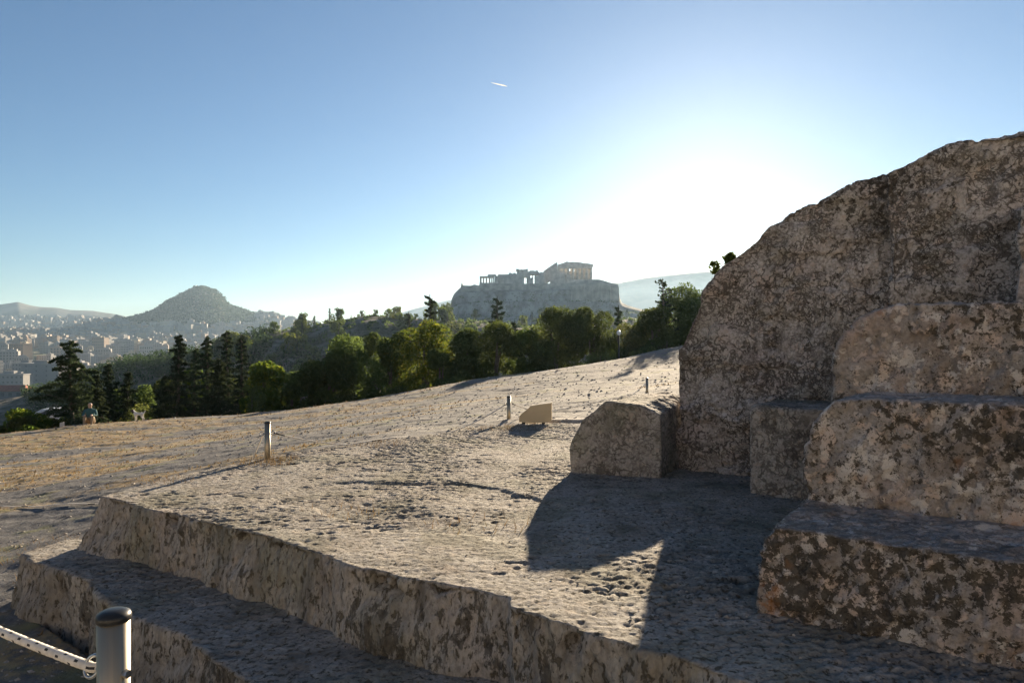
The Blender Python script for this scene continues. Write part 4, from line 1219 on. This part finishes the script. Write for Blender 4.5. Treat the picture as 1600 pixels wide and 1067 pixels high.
hw_ = rq.uniform(.02, .075, n_); an = rq.uniform(0, 6.28, n_); ln = rq.normal(size=(n_, 2)) * .7
V = np.stack([np.stack([PW[:, 0] - np.cos(an) * .004, PW[:, 1] - np.sin(an) * .004, zw - .02], 1), np.stack([PW[:, 0] + np.cos(an) * .004, PW[:, 1] + np.sin(an) * .004, zw - .02], 1),
              np.stack([PW[:, 0] + ln[:, 0] * hw_, PW[:, 1] + ln[:, 1] * hw_, zw + hw_], 1)], 1).reshape(-1, 3)
tag(obj('dry_weeds', np_mesh('dry_weeds', V, np.arange(len(V)).reshape(-1, 3), False, [M['straw']])), 'dry weeds in the cracks and edges of the rock platform', kind='stuff')

# ------------------------------------------------------------------ posts and ropes
m = NT('brushed_steel')
n_ = m.noise(m.vmul(m.co(), (60, 60, 1.5)), 3, 4)
M['steel'] = m.principled(m.mix(n_, (.29, .245, .18), (.37, .32, .245)), m.ramp(n_, .3, .7, .34, .48), .86)
M['cap'] = plain('black_plastic', (.018, .019, .02), .35, var=.2, scale=30)
M['zinc'] = plain('zinc_ring', (.35, .37, .38), .35, 1.0, var=.2, scale=30)
M['ropew'] = plain('white_rope', (.62, .58, .52), .85, var=.12, scale=40)
M['ropeb'] = plain('black_rope_fleck', (.03, .03, .035), .8, var=.2, scale=40)
def post_proto():
    t = thing('barrier_post', 'x', 'post')
    MB().lathe([(.037, -.25), (.037, .462)], 32).build('tube', M['steel'], t)
    MB().lathe([(.0395, .456), (.0405, .459), (.0405, .467), (.037, .475), (.026, .481), (.012, .484)], 32).build('cap', M['cap'], t)
    for sx in (-1, 1):
        MB().tube([(sx * .034, 0, .33), (sx * .050, 0, .33)], .010, 6, smooth=False).build('bolt', M['zinc'], t)
    for sx in (-1, 1):
        ring = [(sx * (.072 + .024 * math.cos(a)), .0 + .010 * math.sin(a), .330 + .024 * math.sin(a)) for a in np.linspace(0, 2 * math.pi, 21)]
        MB().tube(ring, .0045, 8, cap=False).build('ring', M['zinc'], t)
    return t
post = post_proto()
GRP = 'barrier posts around the rock platform'
PX = 1.7
P0 = Vector((xx(177.5, PX), PX, zz(951, PX) - .484))
P1 = Vector((*wp(418, 717, 8.75)[:2], 0.0)); P1.z = zz(717, 8.75)
P2 = Vector((*wp(795, 658, 12.9)[:2], 0.0)); P2.z = zz(658, 12.9) 
P3 = Vector((*wp(1011, 617, 19.2)[:2], 0.0)); P3.z = zz(617, 19.2)
PL = Vector((-3.05, 3.0, .30))
posts = []
for k, (P, lab) in enumerate([(P0, 'nearest steel barrier post with black domed cap, at the bottom left corner'), (P1, 'steel barrier post standing at the far left edge of the rock platform'),
                              (P2, 'steel barrier post beside the small beige panel'), (P3, 'farthest barrier post, peeping over the low stone block')]):
    t = post if k == 0 else copy_tree(post)
    t.location = P; tag(t, lab, 'post', GRP); posts.append(t)
# direct the rings along the rope
[bpy.data.objects.remove(c_) for c_ in list(posts[0].children) if c_.name.startswith('ring') and sum(v_.co.x for v_ in c_.data.vertices) > 0]
posts[0].rotation_euler = (0, 0, R(-20)); posts[1].rotation_euler = (0, 0, R(35)); posts[2].rotation_euler = (0, 0, R(35)); posts[3].rotation_euler = (0, 0, R(60))
tl = copy_tree(post); tl.location = PL; tag(tl, 'barrier post just outside the left edge, holding the flecked rope', 'post', GRP); tl.rotation_euler = (0, 0, R(-40))
def rope(label, pts, r, step, seg=10, flecks=True):
    # resample
    pts = [Vector(p) for p in pts]; out = []
    for a, b in zip(pts[:-1], pts[1:]):
        n_ = max(1, int((b - a).length / step))
        out += [a.lerp(b, i / n_) for i in range(n_)]
    out.append(pts[-1])
    mbx = MB()
    rad_ = [r * (1 + .04 * math.sin(i * 1.9)) for i in range(len(out))]
    mbx.tube(out, rad_, seg, pick=(lambda i, k: 1 if ((k + (i // 2)) % 5 == 0 and (i % 4) < 2) else 0) if flecks else None)
    return tag(mbx.build('barrier_rope', [M['ropew'], M['ropeb']]), label, 'rope', 'ropes strung between the barrier posts')
def sag(a, b, dip, n_=24):
    return [a.lerp(b, i / n_) - Vector((0, 0, dip * 4 * (i / n_) * (1 - i / n_))) for i in range(n_ + 1)]
e0 = P0 + Vector((-.068, .024, .327)); eL = PL + Vector((.05, -.04, .345))
# near rope passes the frame edge a little above its ring
rope('thick white rope with black flecks leaving the nearest post to the left', [P0 + Vector((.0, .045, .318)), e0] + sag(e0, eL, .03)[1:], .0125, .0075, 12)
def ground_rope(a, b, dip, lift=.02):
    o = []
    for p in sag(a, b, dip, 60):
        g = gz(p.x, p.y)
        if inside(PLAT, np.array([p.x]), np.array([p.y]))[0] > 0: g = max(g, .0)
        o.append(Vector((p.x, p.y, max(p.z, g + lift))))
    return o
L2 = Vector((-11.2, 11.6, gz(-11.2, 11.6) + .33))
rope('thin rope drooping from the platform post down to the dry grass at the left edge', ground_rope(L2, P1 + Vector((-.45, .25, -.45)), .5) + [P1 + Vector((-.06, .02, .33))], .010, .06, 6)
rope('thin white rope sagging from the platform post towards the beige panel', ground_rope(P1 + Vector((.06, .04, .33)), P2 + Vector((-.05, -.03, .33)), .42), .010, .05, 6)
rope('short rope running from the panel post behind the beige panel', ground_rope(P2 + Vector((.06, .03, .33)), P3 + Vector((-.04, -.05, .33)), .5), .010, .06, 6)

# beige information panel lying low on the rock
M['beige'] = plain('beige_panel', (.50, .40, .26), .6, var=.06, scale=4)
sg = thing('low_panel', 'low beige wedge-shaped panel standing on the rock beside its post', 'panel', (*wp(836, 660, 12.3)[:2], zz(660, 12.3)), R(-8))
pr = [(-.29, 0), (.17, -.0), (.30, .04), (.30, .345), (.14, .325), (-.09, .285), (-.12, .255), (-.26, .14), (-.29, .08)]
MB().prism([(a, 0, b) for a, b in pr], [(a, .10, b) for a, b in pr]).build('board', M['beige'], sg)
MB().prism([(a, -.0, b) for a, b in ((-.09, .287), (.14, .327), (.305, .347), (.305, .362), (.14, .341), (-.095, .300))], [(a, .11, b) for a, b in ((-.09, .287), (.14, .327), (.305, .347), (.305, .362), (.14, .341), (-.095, .300))]).build('top_edge', plain('pale_edge', (.66, .58, .44), .5), sg)  # paler strip: sun on the board's upper edge put into the colour
MB().box(-.24, .02, -.25, -.18, .08, -.002).box(.12, .02, -.25, .18, .08, -.002).build('foot', M['cap'], sg)

# street lamp
M['black'] = plain('black_paint', (.02, .02, .022), .5)
M['globe'] = plain('white_lamp_glass', (.8, .8, .78), .25, var=.02)
x, y = xx(967, 46), 46
lp = thing('street_lamp', 'black street lamp with a white globe head at the far edge of the hillside', 'street lamp', (x, y, gz(x, y)))
H = zz(524, 46) - gz(x, y)
MB().lathe([(.10, -.2), (.10, .25), (.06, .35), (.05, H)], 12).build('pole', M['black'], lp)
MB().lathe([(.05, H), (.09, H + .03), (.14, H + .12), (.15, H + .20), (.11, H + .30), (.05, H + .34)], 16).build('lamp_globe', M['globe'], lp)
MB().lathe([(.06, H + .335), (.07, H + .36), (.02, H + .41)], 12).build('lamp_cap', M['black'], lp)
# marker stone
p = wp(97, 689, 30.5)
tag(obj('marker_stone', MB().prism([(-.09, -.07, -.2), (.09, -.07, -.2), (.09, .07, -.2), (-.09, .07, -.2)], [(-.07, -.05, .36), (.08, -.05, .40), (.07, .05, .40), (-.07, .05, .35)]).mesh('marker_stone', M['marble']), loc=(p[0], p[1], gz(p[0], p[1]))),
    'small pale marker stone at the shaded edge of the dry grass', 'marker stone')

# ------------------------------------------------------------------ person and dog by the trees
def skin(name, joints, edges, sub=2, mats=(), pick=None, parent=None, root=None):
    names = list(joints)
    me = bpy.data.meshes.new(name)
    me.from_pydata([joints[k][0] for k in names], [(names.index(a), names.index(b)) for a, b in edges], [])
    o = bpy.data.objects.new(name, me); COL.objects.link(o)
    o.modifiers.new('s', 'SKIN')
    for k, nme in enumerate(names):
        me.skin_vertices[0].data[k].radius = (joints[nme][1],) * 2
        me.skin_vertices[0].data[k].use_root = (nme == (root or names[0]))
    s = o.modifiers.new('d', 'SUBSURF'); s.levels = sub; s.render_levels = sub
    bpy.context.view_layer.update()
    m2 = bpy.data.meshes.new_from_object(o.evaluated_get(bpy.context.evaluated_depsgraph_get()))
    bpy.data.objects.remove(o)
    m2.name = name
    m2.materials.clear()
    for m_ in mats: m2.materials.append(m_)
    for p_ in m2.polygons:
        p_.use_smooth = True
        if pick: p_.material_index = pick(p_.center)
    return obj(name, m2, parent)
M['teal'] = plain('teal_cloth', (.04, .12, .13), .9); M['skin'] = plain('skin', (.45, .29, .21), .6); M['tan'] = plain('tan_trousers', (.28, .20, .13), .9); M['hair'] = plain('grey_hair', (.30, .28, .26), .8)
def slope_edge(u):
    """depth of the crest where the hillside, seen along column u, drops out of view"""
    ds = np.linspace(18, 36, 181)
    vv = [533.5 - (gz(xx(u, d), d) - EYE) / d * F for d in ds]
    return float(ds[int(np.argmin(vv))]) - .5
py_ = slope_edge(142); px_ = xx(142, py_)
per = thing('person', 'person in a teal jacket sitting on the ground below the tall open-branched conifer', 'person', (px_, py_, gz(px_, py_)), R(200))
J = {'pelvis': ((0, 0, .16), .13), 'waist': ((0, .04, .34), .125), 'chest': ((0, .10, .55), .15), 'neck': ((0, .13, .70), .055), 'chin': ((0, .17, .77), .065), 'head': ((0, .16, .86), .095), 'crown': ((0, .15, .94), .065)}
E = [('pelvis', 'waist'), ('waist', 'chest'), ('chest', 'neck'), ('neck', 'chin'), ('chin', 'head'), ('head', 'crown')]
for sx, nm in ((-1, 'l'), (1, 'r')):
    J['hip' + nm] = ((sx * .10, .05, .13), .095); J['knee' + nm] = ((sx * .14, .42, .40), .065); J['ank' + nm] = ((sx * .13, .52, .05), .045); J['toe' + nm] = ((sx * .14, .68, .03), .035)
    J['sh' + nm] = ((sx * .19, .10, .61), .065); J['elb' + nm] = ((sx * .25, .24, .40), .045); J['wr' + nm] = ((sx * .15, .42, .45), .03); J['palm' + nm] = ((sx * .12, .49, .45), .028)
    E += [('pelvis', 'hip' + nm), ('hip' + nm, 'knee' + nm), ('knee' + nm, 'ank' + nm), ('ank' + nm, 'toe' + nm), ('chest', 'sh' + nm), ('sh' + nm, 'elb' + nm), ('elb' + nm, 'wr' + nm), ('wr' + nm, 'palm' + nm)]
    for q in range(4):
        J['f%d%s' % (q, nm)] = ((sx * (.09 + .02 * q), .55 + .008 * (q % 2), .44), .009); J['g%d%s' % (q, nm)] = ((sx * (.085 + .02 * q), .575, .415), .008)
        E += [('palm' + nm, 'f%d%s' % (q, nm)), ('f%d%s' % (q, nm), 'g%d%s' % (q, nm))]
    J['th' + nm] = ((sx * .075, .49, .47), .010); E.append(('palm' + nm, 'th' + nm))
def pick(c):
    if c.z > .72: return 1 if c.y > .17 and c.z < .9 else (3 if c.z > .8 else 1)
    if c.y > .40 and abs(c.x) < .21 and c.z > .40 and abs(c.x) < .19 and c.y > .44: return 1
    if c.z < .08 and c.y > .45: return 3
    if c.z < .30 or c.y > .30 and abs(c.x) > .03 and c.z < .42: return 2
    return 0
skin('body', J, E, 1, [M['teal'], M['skin'], M['tan'], M['hair']], pick, per)
M['dogw'] = plain('white_fur', (.6, .58, .54), .9); M['dogd'] = plain('dark_fur', (.06, .05, .05), .9)
dy = slope_edge(217); dx = xx(217, dy)
dog = thing('dog', 'small white dog with a dark head standing at the top edge of the slope', 'dog', (dx, dy, gz(dx, dy)), R(180))
J = {'chest': ((.13, 0, .30), .085), 'belly': ((-.02, 0, .31), .068), 'rump': ((-.16, 0, .31), .07), 'neck': ((.21, 0, .39), .05), 'head': ((.27, 0, .45), .055), 'muzzle': ((.35, 0, .43), .028), 'nose': ((.385, 0, .425), .018),
     'tail1': ((-.24, 0, .37), .02), 'tail2': ((-.29, 0, .47), .014)}
E = [('belly', 'chest'), ('belly', 'rump'), ('chest', 'neck'), ('neck', 'head'), ('head', 'muzzle'), ('muzzle', 'nose'), ('rump', 'tail1'), ('tail1', 'tail2')]
for sx, nm in ((-1, 'l'), (1, 'r')):
    y_ = sx * .055
    J['fs' + nm] = ((.14, y_, .23), .035); J['fk' + nm] = ((.135, y_, .12), .02); J['fp' + nm] = ((.145, y_, .015), .02); J['hk' + nm] = ((-.13, y_, .20), .035); J['hh' + nm] = ((-.20, y_, .11), .019); J['hp' + nm] = ((-.18, y_, .015), .02)
    J['ear' + nm] = ((.255, sx * .045, .51), .016)
    E += [('chest', 'fs' + nm), ('fs' + nm, 'fk' + nm), ('fk' + nm, 'fp' + nm), ('rump', 'hk' + nm), ('hk' + nm, 'hh' + nm), ('hh' + nm, 'hp' + nm), ('head', 'ear' + nm)]
skin('body', J, E, 1, [M['dogw'], M['dogd']], lambda c: 1 if c.x > .22 else 0, dog, 'belly')

# white car half hidden behind the bush
M['carpaint'] = plain('white_car_paint', (.60, .60, .59), .25, var=.02, spec=.5); M['rubber'] = plain('tyre_rubber', (.02, .02, .02), .8)
best = None
for d in np.linspace(44, 80, 80):
    x = xx(86, d); e_ = abs(gz(x, d) + 1.48 - zz(637, d))
    if best is None or e_ < best[0]: best = (e_, x, d)
_, x, d = best
car = thing('parked_car', 'pale car parked below the slope, half hidden behind the yellow-green bush', 'car', (x, d, zz(637, d) - 1.48), R(12))
bp = [(-2.1, .35), (-2.15, .75), (-1.9, .95), (-1.2, 1.02), (-.55, 1.44), (.1, 1.5), (.95, 1.44), (1.6, 1.05), (2.05, .92), (2.1, .4)]
def wid(z): return .86 if z < 1.05 else .66
cb = MB()
half = [[(a, -wid(b), b) for a, b in bp], [(a, wid(b), b) for a, b in bp]]
cb.prism(half[0], half[1]); cb.build('body', M['carpaint'], car)
for sy in (-1, 1):
    MB().prism([(-1.05, sy * .775, 1.07), (1.4, sy * .775, 1.07), (.85, sy * .685, 1.38), (-.5, sy * .685, 1.38)], [(-1.05, sy * .79, 1.07), (1.4, sy * .79, 1.07), (.85, sy * .70, 1.38), (-.5, sy * .70, 1.38)]).build('window', M['cglass'], car)
    for xw in (-1.35, 1.3):
        w_ = MB().tube([(xw, sy * .70, .31), (xw, sy * .89, .31)], .31, 20).build('wheel', M['rubber'], car)
        MB().tube([(xw, sy * .89, .31), (xw, sy * .90, .31)], .19, 14).build('rim', M['zinc'], w_)

# contrail, far above
m = NT('contrail_ice')
m.t.links.new(m.n('ShaderNodeMixShader', i0=.6, i1=m.n('ShaderNodeBsdfDiffuse', Color=(.9, .9, .9)).outputs[0], i2=m.n('ShaderNodeBsdfTranslucent', Color=(.9, .9, .9)).outputs[0]).outputs[0], m.out.inputs[0])
a, b = Vector(wp(767, 129.5, 20000)), Vector(wp(792.5, 135.3, 20000))
tag(MB().tube([a, a.lerp(b, .3), a.lerp(b, .8), b], [3, 14, 20, 5], 8).build('contrail', m.mat), 'short white contrail in the blue sky left of the sun', 'contrail')

# ------------------------------------------------------------------ haze: one even closed box of morning air
hz = NT('morning_haze')
v = hz.n('ShaderNodeVolumePrincipled')
v.inputs['Color'].default_value = (.52, .76, 1.0, 1)
v.inputs['Density'].default_value = HAZE_DENSITY
v.inputs['Anisotropy'].default_value = HAZE_G
hz.t.links.new(v.outputs[0], hz.out.inputs['Volume'])
tag(obj('haze', MB().box(-4350, -4350, -75, 4350, 4350, 245).mesh('haze', hz.mat)), 'thin morning haze over the valley', kind='stuff')
